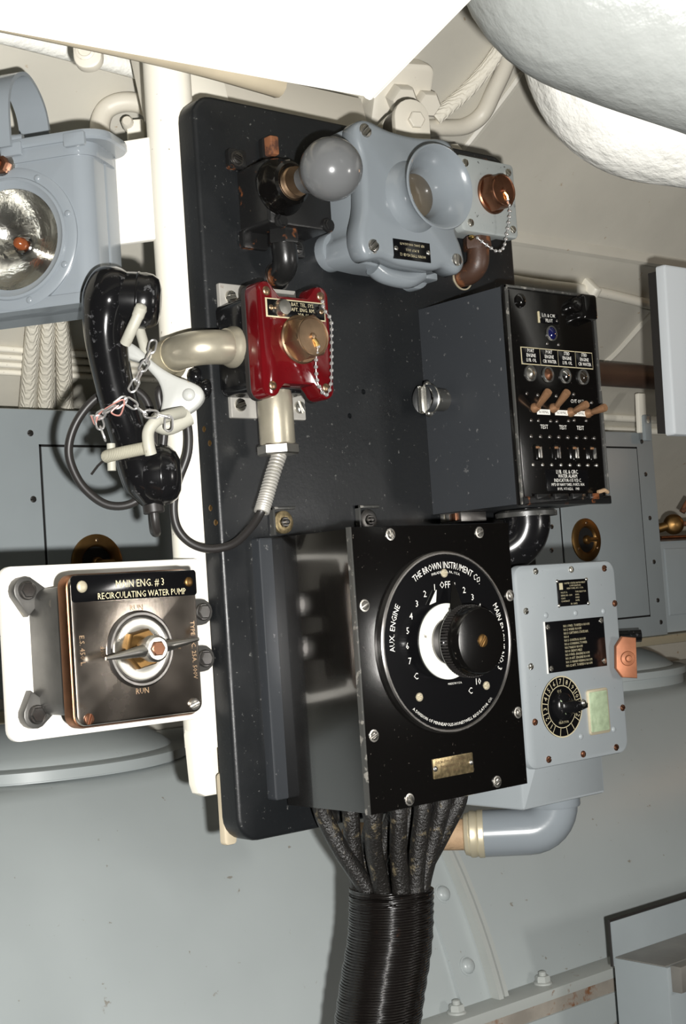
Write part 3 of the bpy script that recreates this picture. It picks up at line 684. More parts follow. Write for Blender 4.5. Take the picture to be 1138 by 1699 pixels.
mb = MB(); mb.lathe(D, [(.0832, .0), (.0832, .0060), (0, .0060)], 80); dp = mb.obj('dial_plate', 'label_black', t)
mb = MB(); d1 = .0063; rad = math.radians
mb.text(D, 'THE BROWN INSTRUMENT CO.', .0092, d=d1, arc=(.0735, rad(86), False), sx=.74)
mb.text(D, 'PHILADELPHIA, PA., U.S.A.', .0034, d=d1, arc=(.0668, rad(88), False))
mb.text(D, 'AUX. ENGINE', .0088, d=d1, arc=(.0738, rad(166), False), sx=.84)
mb.text(D, 'MAIN ENGINE NO. 3', .0088, d=d1, arc=(.0738, rad(0), False), sx=.84)
mb.text(D, 'A DIVISION OF MINNEAPOLIS-HONEYWELL REGULATOR CO.', .0042, d=d1, arc=(.0785, rad(-90), True))
mb.text(D, 'MADE IN U.S.A.', .0028, .004, -.040, d=d1)
mb.text(D, 'OFF', .0092, 0, .0545, d=d1, sx=.9)
for k in range(1, 8): a = rad(90+15*k); mb.text(D, str(k), .0088, .0545*math.cos(a), .0545*math.sin(a), d=d1)
a = rad(212); mb.text(D, 'C', .0088, .0545*math.cos(a), .0545*math.sin(a), d=d1)
for k in range(1, 11): a = rad(90-13.9*k); mb.text(D, str(k), .0088, .0545*math.cos(a), .0545*math.sin(a), d=d1)
a = rad(-64); mb.text(D, 'C', .0088, .0545*math.cos(a), .0545*math.sin(a), d=d1)
mb.obj('lettering', 'white_print', dp)
for a, r in ((90, .0655), (228, .0655), (-45, .0655)): screw(dp, D.at(r*math.cos(rad(a)), r*math.sin(rad(a)), .006), .0042, .0014, 'gland', .2)
mb = MB(); mb.lathe(D.at(-.003, .0005, 0), [(.0362, .0058), (.0362, .0078), (.035, .0084), (.0215, .0084)], 64, cap0=False, cap1=False); mb.obj('index_ring', 'ring_white', t)
mb = MB(); mb.lathe(D.at(-.003, .0005, 0), [(.0222, .006), (.0220, .0105), (.017, .013), (.0135, .024), (.013, .034)], 40); hb = mb.obj('hub', 'steel_dark', t)
mb = MB(); f = D.at(0, 0, .0082); mb.plate(f, [(-.0245, .0365), (-.0165, .0385), (-.0145, .0500)], 0, .0012, .0002); mb.obj('index_pointer', 'ring_white', t)
mb = MB(); f = D.at(0, 0, 0); mb.rings([[f(-.0065, .030, .017), f(.0095, .030, .017), f(.0015, .034, .026)], [f(.0045, .0575, .0115), f(.0060, .0575, .0115), f(.0052, .0578, .0130)]]); mb.plate(D, [(-.011, -.012), (.011, -.012), (.0095, .032), (-.0065, .032)], .016, .026, .002); mb.obj('pointer', 'black_gloss', t)
K = D
prof = [(.020, .0255), (.0325, .0265), (.0335, .0285), (.0335, .0385), (.0328, .0400), (.0322, .0415), (.0318, .0470), (.0300, .0495), (.0200, .0505), (0, .0507)]
mb = MB(); mb.lathe(K, prof, 64); kb = mb.obj('knob', 'black_gloss', t)
mb = MB()
for k in range(72):
    a0, a1 = 2*math.pi*k/72, 2*math.pi*(k+.5)/72
    mb.rings([[K(r*math.cos(a), r*math.sin(a), d) for r, a, d in ((.0332, a0, z), (.0343, a0, z), (.0343, a1, z), (.0332, a1, z))] for z in (.0292, .0382)])
mb.obj('knob_grip', 'rubber', kb)
screw(kb, K.at(.0, .0, .0505), .0062, .0014, 'bronze_dark', .9)
mb = MB(); mb.box(BF, .0815, .0205, .1350, .0395, .1313, .1324, .0003, .001); np_ = mb.obj('name_plate', 'plate_gold', t)
mb = MB(); mb.text(BF, 'THE BROWN INSTRUMENT CO.', .0033, .108, .0355, .1326); mb.text(BF, 'PHILADELPHIA, PA. U.S.A.', .0030, .108, .0310, .1326); mb.text(BF, 'NO. 648172', .0033, .108, .0262, .1326); mb.obj('lettering', 'gold_text_dark', np_)
for x in (.0842, .1325): dome(np_, BF.at(x, .030, .1323), .0028, .0012, 'steel')

# ------------------------------------------------------------------ alarm indicator box
t = thing('alarm_box', 'black alarm indicator box with lamps and four copper toggles', 'instrument', (.3, -.065, .277))
mb = MB(); mb.box(BF, .2335, .2800, .3720, .5060, 0, .1255, .0015); mb.obj('body', 'black_satin', t)
mb = MB(); mb.box(BF, .2325, .2785, .3735, .5070, .1245, .1300, .0012); dr = mb.obj('door', 'black_gloss', t)
mb = MB()
for a in ((.2328, .2790, .2352, .5065), (.3710, .2790, .3734, .5065), (.2328, .5040, .3734, .5066)): mb.box(BF, *a, .1296, .1325, .0008)
mb.obj('door_lip', 'black_edge', t)
mb = MB(); mb.box(BF, .2385, .2870, .3690, .5020, .1295, .1308, .0004); fp = mb.obj('face_plate', 'black_gloss', t)
mb = MB(); mb.box(BF, .2335, .2780, .3730, .2870, .1290, .1345, .0015, .001)
for x in (.262, .290, .318, .346): mb.box(BF, x-.011, .2830, x+.011, .2895, .1330, .1365, .001, .001)
mb.obj('hinge_bar', 'black_rusty', t)
mb = MB(); mb.tube([BF(.350, .2905, .135), BF(.358, .2925, .137), BF(.366, .2905, .135)], .0022, 8); mb.obj('seal_wire', 'cable_tan', t)
dF = .1309
def plate_lbl(u0, v0, u1, v1, lines, size, parent, edge=True, pitch=None, top=None, sx=.8):
    mb = MB()
    if edge: mb.box(BF, u0-.0009, v0-.0009, u1+.0009, v1+.0009, dF-.0004, dF+.0004)
    mb2 = MB(); mb2.box(BF, u0, v0, u1, v1, dF-.0003, dF+.0009, .0002); q = mb2.obj('label_plate', 'label_black', parent)
    if edge: mb.obj('label_edge', 'gold_print', q)
    tx = MB(); pitch = pitch or (v1-v0)/(len(lines)); top = top if top is not None else v1-pitch*.5
    for i, l in enumerate(lines): tx.text(BF, l, size if not isinstance(size, list) else size[i], (u0+u1)/2, top-i*pitch, dF+.0011, sx=sx)
    tx.obj('lettering', 'white_print', q); return q
plate_lbl(.2805, .4705, .3115, .4815, ['L.O. & C.W.', 'PILOT'], .0052, t, False)
mb = MB(); mb.box(BF, .2795, .470, .2812, .482, dF, dF+.0014); mb.obj('label_edge', 'gold_print', t)
mb = MB(); f = BF.at(.2990, .4600, dF); mb.lathe(f, [(.0082, 0), (.0082, .0015), (.0068, .002)], 24, cap1=False); mb.obj('pilot_ring', 'black_edge', t)
mb = MB(); mb.lathe(f, [(.0068, 0), (.0066, .0010), (.004, .0024), (0, .003)], 20); mb.obj('pilot_lens', 'blue_glass', t)
for i, L_ in enumerate((['PORT', 'ENGINE', 'LUB. OIL'], ['PORT', 'ENGINE', 'CIR WATER'], ['STBD', 'ENGINE', 'LUB. OIL'], ['STBD', 'ENGINE', 'CIR WATER'])):
    plate_lbl(.2500+i*.0283, .4255, .2770+i*.0283, .4420, L_, .0052, t, True, pitch=.0050, sx=.78)
for i, x in enumerate((.2606, .2880, .3158, .3448)):
    f = BF.at(x, .4155, dF); mb = MB(); mb.lathe(f, [(.0085, 0), (.0085, .0018), (.0070, .0022), (.0066, .0012)], 26, cap1=False); rg = mb.obj('lamp_ring', 'black_edge', t)
    mb = MB(); mb.lathe(f, [(.0067, 0), (.0062, .0016), (.0035, .0032), (0, .0038)], 20); mb.obj('lamp_lens', ['nickel', 'copper', 'chrome', 'lens_dark'][i], rg)
for i, (x, z, tip) in enumerate(((.2629, .3793, (-.004, .0135)), (.2922, .3800, (-.004, .0135)), (.3196, .3765, (-.002, .005)), (.3478, .3762, (0, .003)))):
    f = BF.at(x, z, dF); mb = MB(); mb.lathe(f, [(.0052, 0), (.0052, .002), (.004, .004), (.003, .007)], 16); bs = mb.obj('toggle', 'copper_lever', t)
    mb = MB(); p0 = f(0, 0, .004); p1 = f(tip[0], tip[1], .025); mb.tube([p0, p0.lerp(p1, .15), p0.lerp(p1, .9), p1], [.0022, .0032, .0046, .0040], 12); mb.obj('toggle_lever', 'copper_lever', bs)
mb = MB()
for x in (.2770, .3052, .3342): mb.box(BF, x-.0098, .3727, x+.0098, .3782, dF-.0002, dF+.0006)
mb.obj('normal_plate', 'white_print', t)
mb = MB(); mb.text(BF, 'NORMAL', .0045, .2770, .3755, dF+.0008, sx=.85); mb.text(BF, 'NORMAL', .0045, .3052, .3755, dF+.0008, sx=.85); mb.text(BF, 'NORMAL', .0045, .3342, .3755, dF+.0008, sx=.85); mb.obj('lettering', 'label_black', t)
mb = MB()
for x in (.2757, .3052, .3333): mb.text(BF, 'TEST', .0062, x, .3600, dF+.0008, sx=.9)
mb.text(BF, 'CUT OUT', .0056, .3319, .3886, dF+.0008, sx=.9); mb.obj('lettering', 'white_print', t)
for i in range(8): dome(fp, BF.at(.2550+i*.0144, .3493, dF), .0024, .0016, 'steel_dark'); dome(fp, BF.at(.2547+i*.0145, .3198, dF), .0022, .0015, 'steel')
for x, z in ((.2535, .394), (.2700, .393), (.2990, .393), (.3275, .396), (.3560, .388), (.257, .366), (.268, .366), (.287, .366), (.297, .366), (.316, .367), (.325, .368), (.345, .368), (.291, .4485), (.309, .4485), (.283, .476), (.309, .474)):
    dome(fp, BF.at(x, z, dF), .0021, .0014, 'steel_dark')
for i, x in enumerate((.2623, .2914, .3205, .3491)):
    f = BF.at(x, .3325, dF); mb = MB(); mb.box(f, -.0052, -.0085, .0052, .0085, 0, .003, .001, .003); fu = mb.obj('fuse_holder', 'black_gloss', t)
    mb = MB(); mb.box(f, .0004, -.0062, .0030, .0060, .003, .0052, .0008, .001); mb.obj('fuse_clip', ['steel', 'steel_dark', 'steel', 'black_edge'][i], fu)
    mb = MB(); mb.box(f, -.0048, .0040, .0002, .0066, .003, .0046, .0008, .001); mb.obj('fuse_tip', 'copper_lever', fu)
q = plate_lbl(.2730, .2925, .3395, .3150, ['LUB. OIL & CIRC.', 'WATER ALARM', 'INDICATOR-115 V.D.C.', "MF'D BY NAVY YARD, PORTS. N.H.", 'BU.PL. 9-T-1622-L    1943'], [.0058, .0054, .0052, .0042, .0040], t, False, sx=.82)
mb = MB(); f = BF.at(.3385, .4925, dF); mb.lathe(f, [(.0085, 0), (.0085, .006), (.006, .010), (0, .011)], 20); mb.box(f, .002, -.016, .026, .012, 0, .012, .003, .004); mb.obj('latch', 'black_gloss', t)
mb = MB(); f = BF.at(.2535, .4915, dF); mb.lathe(f, [(.0072, 0), (.0072, .002), (.0045, .004), (0, .0042)], 20); mb.obj('corner_bolt', 'black_gloss', t)
# chromed thumb knob on its left side
k0 = SF.at(.028, .4020, -.2335)
mb = MB(); mb.lathe(k0, [(.0125, 0), (.0125, .014)], 24); kn = mb.obj('thumb_knob', 'black_edge', t)
mb = MB(); mb.lathe(k0, [(.0085, .013), (.0085, .018), (.0150, .0185), (.0165, .020), (.0165, .0215), (.015, .023), (0, .0235)], 30); mb.obj('knob_disc', 'nickel', kn)
for s_ in (-1, 1):
    mb = MB(); pts = []
    for k in range(11):
        a = math.radians(-68+136*k/10); pts.append((s_*(.0160*math.cos(a)), .0160*math.sin(a)))
    if s_ < 0: pts = pts[::-1]
    mb.plate(k0, pts, .0225, .0315, .002); mb.obj('knob_half', 'chrome', kn)
    dome(kn, k0.at(.001, s_*.0155, .0215), .0042, .006, 'nickel', 'knob_stud')
# black conduit elbow under it
t = thing('conduit_elbow', 'glossy black conduit elbow under the alarm box', 'pipe', (.31, -.05, .22))
mb = MB(); mb.tube(spline([(.322, -.055, .279), (.322, -.055, .262), (.317, -.049, .246), (.306, -.036, .236), (.296, -.020, .2335), (.293, -.008, .233), (.293, .0005, .233)], 6), .0255, 26); mb.obj('elbow', 'bakelite', t)
mb = MB(); mb.lathe(Fr((.322, -.055, .268), (1, 0, 0), (0, 1, 0), (0, 0, 1)), [(.034, .003), (.034, .008), (.030, .0105)], 32); mb.obj('flange', 'black_edge', t)
t = thing('terminal_strip', 'narrow steel terminal strip under the alarm box edge', 'strip', (.27, -.06, .265))
mb = MB(); mb.box(BF, .236, .2690, .275, .2795, .008, .040, .001); mb.obj('bar', 'steel_dark', t)
for i, x in enumerate((.012, .020, .029)): 
    mb = MB(); mb.box(SF, x, .2705, x+.006, .2785, -.2365, -.232, .001); mb.obj('terminal', ['nickel', 'steel', 'copper'][i], t)

# ------------------------------------------------------------------ grey call selector box
t = thing('call_box', 'light grey call selector box with black plates and numbered dial', 'instrument', (.31, -.05, -.036))
mb = MB(); mb.box(BF, .2425, -.0355, .3745, .205, .001, .0925, .003, .003); mb.obj('body', 'grey_paint', t)
mb = MB(); mb.box(BF, .2465, .0050, .4115, .2175, .0915, .1000, .003, .014); cv = mb.obj('cover', 'grey_paint', t)
G = BF.at(0, 0, .1000)
for x, z in ((.2802, .2104), (.3372, .2099), (.3929, .2090), (.2606, .1695), (.4060, .1694), (.2616, .1116), (.2617, .0539), (.4055, .0539), (.2786, .0131), (.3336, .0119), (.3894, .0123)):
    screw(cv, G.at(x, z, -.0005), .0037, .0022, 'copper' if (x > .38 or z < .06) else 'nickel', rot=x*77+z*50)
for x, z in ((.2919, .1632), (.3396, .1628), (.3861, .1620), (.3329, .0307), (.3878, .0322)): dome(cv, G.at(x, z, -.0005), .0033, .0018, 'grey_paint')
mb = MB(); mb.box(G, .3120, .1710, .3618, .1992, -.0004, .0010, .0002); q = mb.obj('name_plate', 'label_black', t)
mb = MB(); T_ = .0012
for i, l in enumerate(('UNITED STATES INSTRUMENT', 'CORPORATION', 'NEW YORK, N.Y., U.S.A.')): mb.text(G, l, .0026, .3405, .1955-i*.0028, T_)
for i, (a, b) in enumerate((('VOLTS 12', 'TYPE SELECTOR'), ('SERIAL NO. 1204', 'DWG.'), ('CLASS', 'MARK'), ('CONTRACT', 'DATE'))): mb.text(G, a, .0025, .3165, .1858-i*.0031, T_, align='L'); mb.text(G, b, .0025, .3400, .1858-i*.0031, T_, align='L')
mb.text(G, 'BU. SHIPS', .0026, .337, .1732, T_); mb.box(G, .3150, .1890, .3205, .1962, .0009, .0012); mb.obj('lettering', 'gold_print', q)
for x in (.3130, .3608):
    for z in (.1722, .1982): dome(q, G.at(x, z, .0004), .0022, .0012, 'nickel')
mb = MB(); mb.box(G, .2874, .1022, .3842, .1562, -.0004, .0010, .0003); q = mb.obj('station_plate', 'label_black', t)
mb = MB()
for i, l in enumerate(('NO.1 FWD. TORPEDO ROOM', 'NO.2 WARD ROOM', "NO.3 CAPTAIN'S STATE RM.", 'NO.4', 'NO.5 CONTROL ROOM', 'NO.6 CONNING TOWER', 'NO.7 RADIO ROOM', "NO.8 CREW'S MESS", 'NO.9 FWD. ENGINE ROOM', 'NO.10 AFT. ENGINE ROOM', 'NO.11 MANEUVERING ROOM', 'NO.12 AFT. TORPEDO ROOM')):
    mb.text(G, l, .0037, .3165, .1500-i*.00385, .0012, align='L', sx=.88)
mb.obj('lettering', 'gold_print', q)
mb = MB(); mb.box(G, .2866, .1018, .2878, .1566, .0, .0012); mb.obj('bright_edge', 'white_print', q)
for x, z in ((.2918, .1505), (.3797, .1518), (.2925, .1068), (.3800, .1078)): screw(q, G.at(x, z, .0006), .0032, .0014, 'nickel', rot=z*60)
dc = G.at(.3048, .0655, 0)
mb = MB(); mb.lathe(dc, [(.0325, -.0005), (.0325, .0006), (.0, .0008)], 64); q = mb.obj('dial_plate', 'label_black', t)
mb = MB()
for r0, r1 in ((.0312, .0325), (.0218, .0226)):
    a = circ(0, 0, r1, 64); b = circ(0, 0, r0, 64)
    for k in range(64):
        k2 = (k+1) % 64
        mb.add([dc(*b[k], .0011), dc(*a[k], .0011), dc(*a[k2], .0011), dc(*b[k2], .0011)], [(0, 1, 2, 3)])
N_ = 16; w = .0004
for k in range(N_):
    a = rad(270+11.25+22.5*k); u = Vector((math.cos(a), math.sin(a))); v = Vector((-u.y, u.x))*w
    mb.add([dc(*(u*.0222-v), .0011), dc(*(u*.0316-v), .0011), dc(*(u*.0316+v), .0011), dc(*(u*.0222+v), .0011)], [(0, 1, 2, 3)])
for k in range(1, 13):
    a = rad(247.5-22.5*k+11.25*0); mb.text(dc, str(k), .0078, .0269*math.cos(a), .0269*math.sin(a), .0011, rot=a-math.pi/2 if math.sin(a) > -.3 else a-math.pi/2)
mb.text(dc, 'U.S.', .0045, -.002, .0165, .0011); mb.text(dc, 'STATION', .0034, .001, -.0130, .0011); mb.text(dc, 'SELECTOR', .0034, .001, -.0165, .0011); mb.obj('lettering', 'gold_print', q)
mb = MB(); mb.lathe(dc, [(.0155, .0008), (.0150, .004), (.011, .006), (0, .0065)], 36); kb = mb.obj('selector_knob', 'bakelite', t)
mb = MB(); mb.plate(dc, [(-.008, -.006), (.012, -.0085), (.0325, -.0045), (.0325, .0015), (.012, .006), (-.008, .006)], .003, .0105, .003); mb.obj('selector_pointer', 'bakelite', kb)
dome(kb, dc.at(.0245, .0015, .0100), .0038, .002, 'nickel', 'pointer_stud')
mb = MB(); mb.plate(dc, [(-.008, .008), (-.007, -.001), (-.001, -.008), (-.0045, -.001), (-.0055, .006)], .0064, .0072, .0002); mb.obj('knob_mark', 'window_green', kb)
mb = MB(); mb.box(G, .3462, .0300, .3812, .0790, -.0008, .0016, .0008, .0035); q = mb.obj('window_frame', 'gland', t)
mb = MB(); mb.box(G, .3486, .0330, .3790, .0762, .0002, .0022, .0006, .002); mb.obj('window_pane', 'window_green', q)
f = Fr((.4045, -.108, .1105), (.82, -.57, 0), (.04, 0, 1), (-.57, -.82, 0))
mb = MB(); mb.plate(f, [(-.004, -.0225), (.0125, -.0245), (.0135, .020), (-.002, .0225), (-.010, .012), (-.011, -.012)], 0, .0075, .002); kb = mb.obj('wing_handle', 'copper_matte', t)
mb = MB(); mb.lathe(f.at(.0025, -.002, .007), [(.0085, 0), (.0075, .002), (.004, .003), (.003, .0055), (0, .006)], 20); mb.obj('handle_boss', 'copper_matte', kb)
# grey elbow, gland and cable below it
t = thing('conduit_elbow', 'smooth grey conduit elbow under the grey call box', 'pipe', (.33, -.04, -.1))
dv = Vector((-.68, .73, 0)).normalized(); q0 = Vector((.338, -.050, -.0355)); ce = q0+Vector((0, 0, -.004))
path = [q0+Vector((0, 0, .001)), q0+Vector((0, 0, -.008))]; rb = .030
cen = q0+Vector((0, 0, -.008))+dv*rb
for k in range(1, 9):
    a = math.radians(90*k/8); path.append(cen-dv*rb*math.cos(a)+Vector((0, 0, -rb*math.sin(a))))
e_ = path[-1]; path += [e_+dv*.02, e_+dv*.05]
mb = MB(); mb.tube(path, [.0255]*len(path), 32); mb.obj('elbow', 'grey_gloss', t)
mb = MB(); mb.lathe(Fr(q0, (1, 0, 0), (0, 1, 0), (0, 0, 1)), [(.0275, -.012), (.0285, -.010), (.0285, .0005)], 32); mb.obj('collar', 'grey_gloss', t)
ga = axis_frame(e_+dv*.047, dv)
mb = MB(); mb.lathe(ga, [(.0235, 0), (.0262, .003), (.0262, .008), (.0245, .010), (.0255, .013), (.0255, .017), (.021, .021)], 30); mb.obj('gland_nut', 'gland', t)
mb = MB(); mb.lathe(ga, [(.0225, .017), (.0240, .0195), (.0225, .0235), (.018, .0250)], 12); mb.obj('gland_packing', 'gland', t)
mb = MB(); b_ = e_+dv*.066; mb.tube(spline([b_, b_+dv*.03+Vector((0, 0, .001)), b_+dv*.06+Vector((.006, .012, 0)), b_+dv*.07+Vector((.03, .07, -.01)), b_+dv*.07+Vector((.05, .15, -.02))], 5), .0172, 22); tag(mb.obj('armoured_cable', 'cable_tan'), 'tan woven armoured cable leaving the grey elbow gland', 'cable')

# ------------------------------------------------------------------ lamp holder with grey bulb
t = thing('lamp', 'black lamp holder with a large grey frosted bulb', 'lamp', (.037, -.03, .56))
mb = MB(); mb.box(BF, -.0035, .5650, .0785, .6285, 0, .045, .002, .004); mb.obj('base', 'black_rusty', t)
for (u0, v0, u1, v1), m_ in (((.026, .627, .041, .665), 'black_rusty'), ((-.017, .6280, .005, .6480), 'black_rusty'), ((.052, .5460, .073, .5655), 'black_rusty'), ((-.006, .549, .026, .567), 'black_rusty')):
    mb = MB(); mb.box(BF, u0, v0, u1, v1, 0, .006, .001, .003); tb = mb.obj('mounting_tab', m_, t)
    for x, z in ((-.0070, .6380), (.0625, .5555)):
        if u0 < x < u1 and v0 < z < v1: screw(tb, BF.at(x, z, .0058), .0060, .003, 'steel_dark', rot=x*50, washer=.0078)
mb = MB(); mb.box(BF, .029, .646, .040, .6655, .005, .016, .002, .002); mb.obj('tab_stub', 'rust', t)
mb = MB(); mb.tube([BF(.0060, .6295, .010), BF(.016, .6300, .026), BF(.030, .6300, .044)], .0025, 8); mb.obj('cover_hinge', 'steel_dark', t)
for x, z in ((.012, .568), (.072, .5705)): hexbolt(t, BF.at(x, z, .0445), .006, .005, 'black_rusty', 'corner_nut', washer=.0075)
mb = MB(); mb.lathe(BF.at(.0140, .6015, .044), [(.0285, 0), (.0285, .003), (.026, .008), (.0225, .014), (.0215, .020), (.0185, .022), (.016, .020)], 40); mb.obj('socket_collar', 'black_gloss', t)
mb = MB(); mb.lathe(BF.at(.0145, .6010, .062), [(.0140, 0), (.0152, .002), (.0140, .004), (.0152, .006), (.0140, .008), (.0145, .010)], 32); mb.obj('screw_shell', 'brass', t)
mb = MB(); pr_ = [(.0132, 0), (.0142, .005), (.0168, .012)]
for k in range(11):
    a = math.radians(-52+142*k/10); pr_.append((.0300*math.cos(a) if k < 10 else 0, .0400+.0300*math.sin(a)))
mb.lathe(BF.at(.0160, .5995, .0705+.010), pr_, 48); mb.obj('bulb', 'bulb_grey', t)
def elbow_to_hole(label, x, z0, hx, hz, m_, r=.0125):
    q = thing('conduit_elbow', label, 'pipe', (hx, -.01, hz))
    mb = MB(); mb.tube(spline([(x, -.024, z0), (x, -.025, z0-.012), (x+(hx-x)*.3, -.023, hz+.010), (x+(hx-x)*.7, -.012, hz+.002), (hx, .004, hz+.0015), (hx, .02, hz+.0015)], 6), r, 22); mb.obj('elbow', m_, q)
    mb = MB(); mb.lathe(Fr((x, -.024, z0), (1, 0, 0), (0, 1, 0), (0, 0, 1)), [(r*1.25, -.012), (r*1.32, -.009), (r*1.25, .002)], 6); mb.obj('nut', m_, q)
    mb = MB(); mb.lathe(BF.at(hx, hz, 0), [(.0152, 0), (.0152, .0012), (.0136, .0012), (.0136, -.02)], 28, cap0=False, cap1=False); mb.obj('grommet', 'gland' if m_ == 'brown_rust' else 'steel_dark', q)
elbow_to_hole('rusty black conduit elbow bending into the board under the lamp', .0300, .5632, .0380, .5245, 'black_rusty')
elbow_to_hole('brown rusty conduit elbow bending into the board under the grey jack box', .3090, .5870, .3060, .5490, 'brown_rust')

# ------------------------------------------------------------------ grey horn
t = thing('horn', 'grey cast signal horn with a flared round mouth', 'horn', (.16, -.04, .53))
o_ = [(.108, .535), (.212, .535), (.230, .548), (.224, .575), (.222, .64), (.230, .662), (.218, .672), (.112, .674), (.096, .664), (.101, .640), (.103, .575), (.094, .556)]
def smooth(poly, n=4): return [(p.x, p.y) for p in spline([(a, b, 0) for a, b in poly], n, True)]
mb = MB(); mb.plate(BF, smooth(o_), .012, .052, .004); mb.obj('housing', 'grey_gloss', t, angle=50)
o2 = [(.098, .533), (.120, .536), (.150, .531), (.190, .531), (.206, .534), (.226, .530), (.236, .542), (.233, .560), (.226, .580), (.226, .630), (.233, .652), (.231, .668), (.217, .674), (.180, .670), (.140, .671), (.110, .677), (.095, .670), (.093, .655), (.099, .632), (.098, .590), (.090, .562), (.090, .545)]
mb = MB(); mb.plate(BF, smooth(o2), .050, .0745, .006, back=.003); cv = mb.obj('cover', 'grey_gloss', t, angle=50)
for x, z in ((.1056, .6640), (.2225, .6590), (.1050, .5465), (.2225, .5440)): screw(cv, BF.at(x, z, .0735), .0068, .0035, 'steel', rot=x*33+.4, washer=.008)
# the mounting ears against the board
for x, z in ((.110, .5560), (.222, .545)):
    mb = MB(); pts = circ(x, z, .0200, 28); mb.plate(BF, pts, 0, .014, .003); e = mb.obj('mounting_ear', 'grey_gloss', t)
    mb = MB(); mb.box(BF, x-.006, z-.012, x+.016, z+.016, .012, .03, .003); mb.obj('ear_web', 'grey_gloss', e)
    dome(e, BF.at(x-.004, z, .0125), .0065, .005, 'bakelite', 'bolt')
mb = MB(); mb.tube(spline([BF(.130, .534, .045), BF(.145, .527, .045), BF(.175, .525, .045), BF(.195, .533, .045)], 4), .010, 12); mb.obj('drain_rib', 'grey_gloss', t)
H = Fr(BF(.158, .605, .070), (1, 0, 0), (0, 0, 1), (-.02, -1, -.03)); H = axis_frame(BF(.163, .6035, .070), (-.045, -1, -.02))
mb = MB(); mb.lathe(H, [(.040, -.004), (.038, .004), (.032, .010), (.0275, .016), (.0262, .022), (.028, .029), (.033, .037), (.0390, .0435), (.0430, .0470), (.0440, .0490), (.0432, .0505), (.0415, .0500), (.0370, .0440), (.0310, .0355), (.0262, .026), (.0235, .016), (.0228, .010), (0, .010)], 64); mb.obj('bell', 'grey_gloss', t)
mb = MB(); mb.lathe(H, [(.0227, .0095), (.0227, .012), (.014, .0155), (0, .017)], 40); mb.obj('diaphragm', 'diaphragm', t)
mb = MB(); mb.box(BF, .1322, .5365, .1835, .5570, .0735, .0756, .0004); q = mb.obj('name_plate', 'label_black', t)
mb = MB(); f = Fr(BF(.1578, .5468, .0758), (-1, 0, 0), (0, 0, -1), (0, -1, 0))
mb.text(f, 'HORN TYPE H2-SB 12', .0042, 0, .0055, 0, sx=.9); mb.text(f, 'R M F 1011', .0040, 0, .0, 0); mb.text(f, 'REF. DWG. 9000-S6514-73', .0036, 0, -.0058, 0, sx=.85); mb.obj('lettering', 'gold_print', q)
for x in (.1355, .1805): dome(q, BF.at(x, .5468, .0752), .0028, .0014, 'nickel')

# ------------------------------------------------------------------ bead chains
def bead_chain(parent, pts, r=.0021, step=.0062):
    P = spline(pts, 30); acc = 0; out = [P[0]]
    for a, b in zip(P, P[1:]):
        acc += (b-a).length
        if acc >= step: out.append(b); acc = 0
    mb = MB(); mb.tube(spline(pts, 6), .00055, 6); ch = mb.obj('bead_chain', 'chain_metal', parent)
    def b(m, f): m.lathe(f, [(0, -r), (r*.7, -r*.7), (r, 0), (r*.7, r*.7), (0, r)], 10)
    for p in out: piece('bead', ('bead', r), b, 'chain_metal', Fr(p), ch)
    return ch
def hex_cap(parent, c, r, h, m_):
    mb = MB(); mb.lathe(c, [(r*1.10, 0), (r*1.10, .0025), (r*1.04, .004)], 40); cp = mb.obj('cap', m_, parent)
    mb = MB(); mb.lathe(c, [(r*1.06, .002), (r*1.06, h*.75), (r*.93, h), (r*.84, h)], 6, rot=.25); mb.obj('cap_hex', m_, cp)
    mb = MB(); mb.lathe(c, [(r*.90, h*.6), (r*.90, h), (r*.86, h+.0012), (r*.80, h+.0006), (r*.74, h-.0022), (r*.3, h-.0018), (r*.16, h-.001), (r*.13, h+.002), (0, h+.003)], 36); mb.obj('cap_face', m_, cp)
    mb = MB(); mb.tube([c(.000, -.001, h), c(.003, -.006, h+.002), c(.0045, -.010, h+.0015)], .0018, 8); mb.obj('chain_eye', 'brass_bright', cp)
    return cp

# ------------------------------------------------------------------ grey jack box
t = thing('jack_box', 'pale grey square jack box with a copper cap on bead chain', 'jack', (.313, -.02, .588))
mb = MB(); mb.box(BF, .272, .594, .354, .668, 0, .033, .002, .005); mb.obj('body', 'grey_jack', t)
mb = MB(); mb.box(BF, .2680, .5885, .3588, .6745, .031, .0425, .0025, .006); cv = mb.obj('cover', 'grey_jack', t)
for x, z in ((.2800, .6655), (.3488, .6640), (.2815, .5985), (.3496, .5985)): screw(cv, BF.at(x, z, .042), .0046, .0022, 'nickel', rot=x*61)
mb = MB(); mb.text(BF, 'TYPE  V', .0085, .310, .5965, .0427); mb.text(BF, 'JA', .006, .2795, .6450, .0427, rot=-math.pi/2); mb.obj('raised_lettering', 'grey_jack', cv)
hex_cap(t, BF.at(.3190, .6350, .0420), .0205, .019, 'copper')
bead_chain(t, [BF(.3235, .625, .062), BF(.3275, .612, .060), BF(.3265, .592, .055), BF(.3185, .572, .055), BF(.3070, .5665, .055), BF(.2960, .572, .052), BF(.2880, .5815, .045)])
dome(t, BF.at(.2862, .5835, .036), .003, .006, 'brass_bright', 'chain_post')
mb = MB(); mb.box(BF, .2700, .676-.004, .352, .690, 0, .012, .003, .004); mb.obj('bracket', 'black_rusty', t)

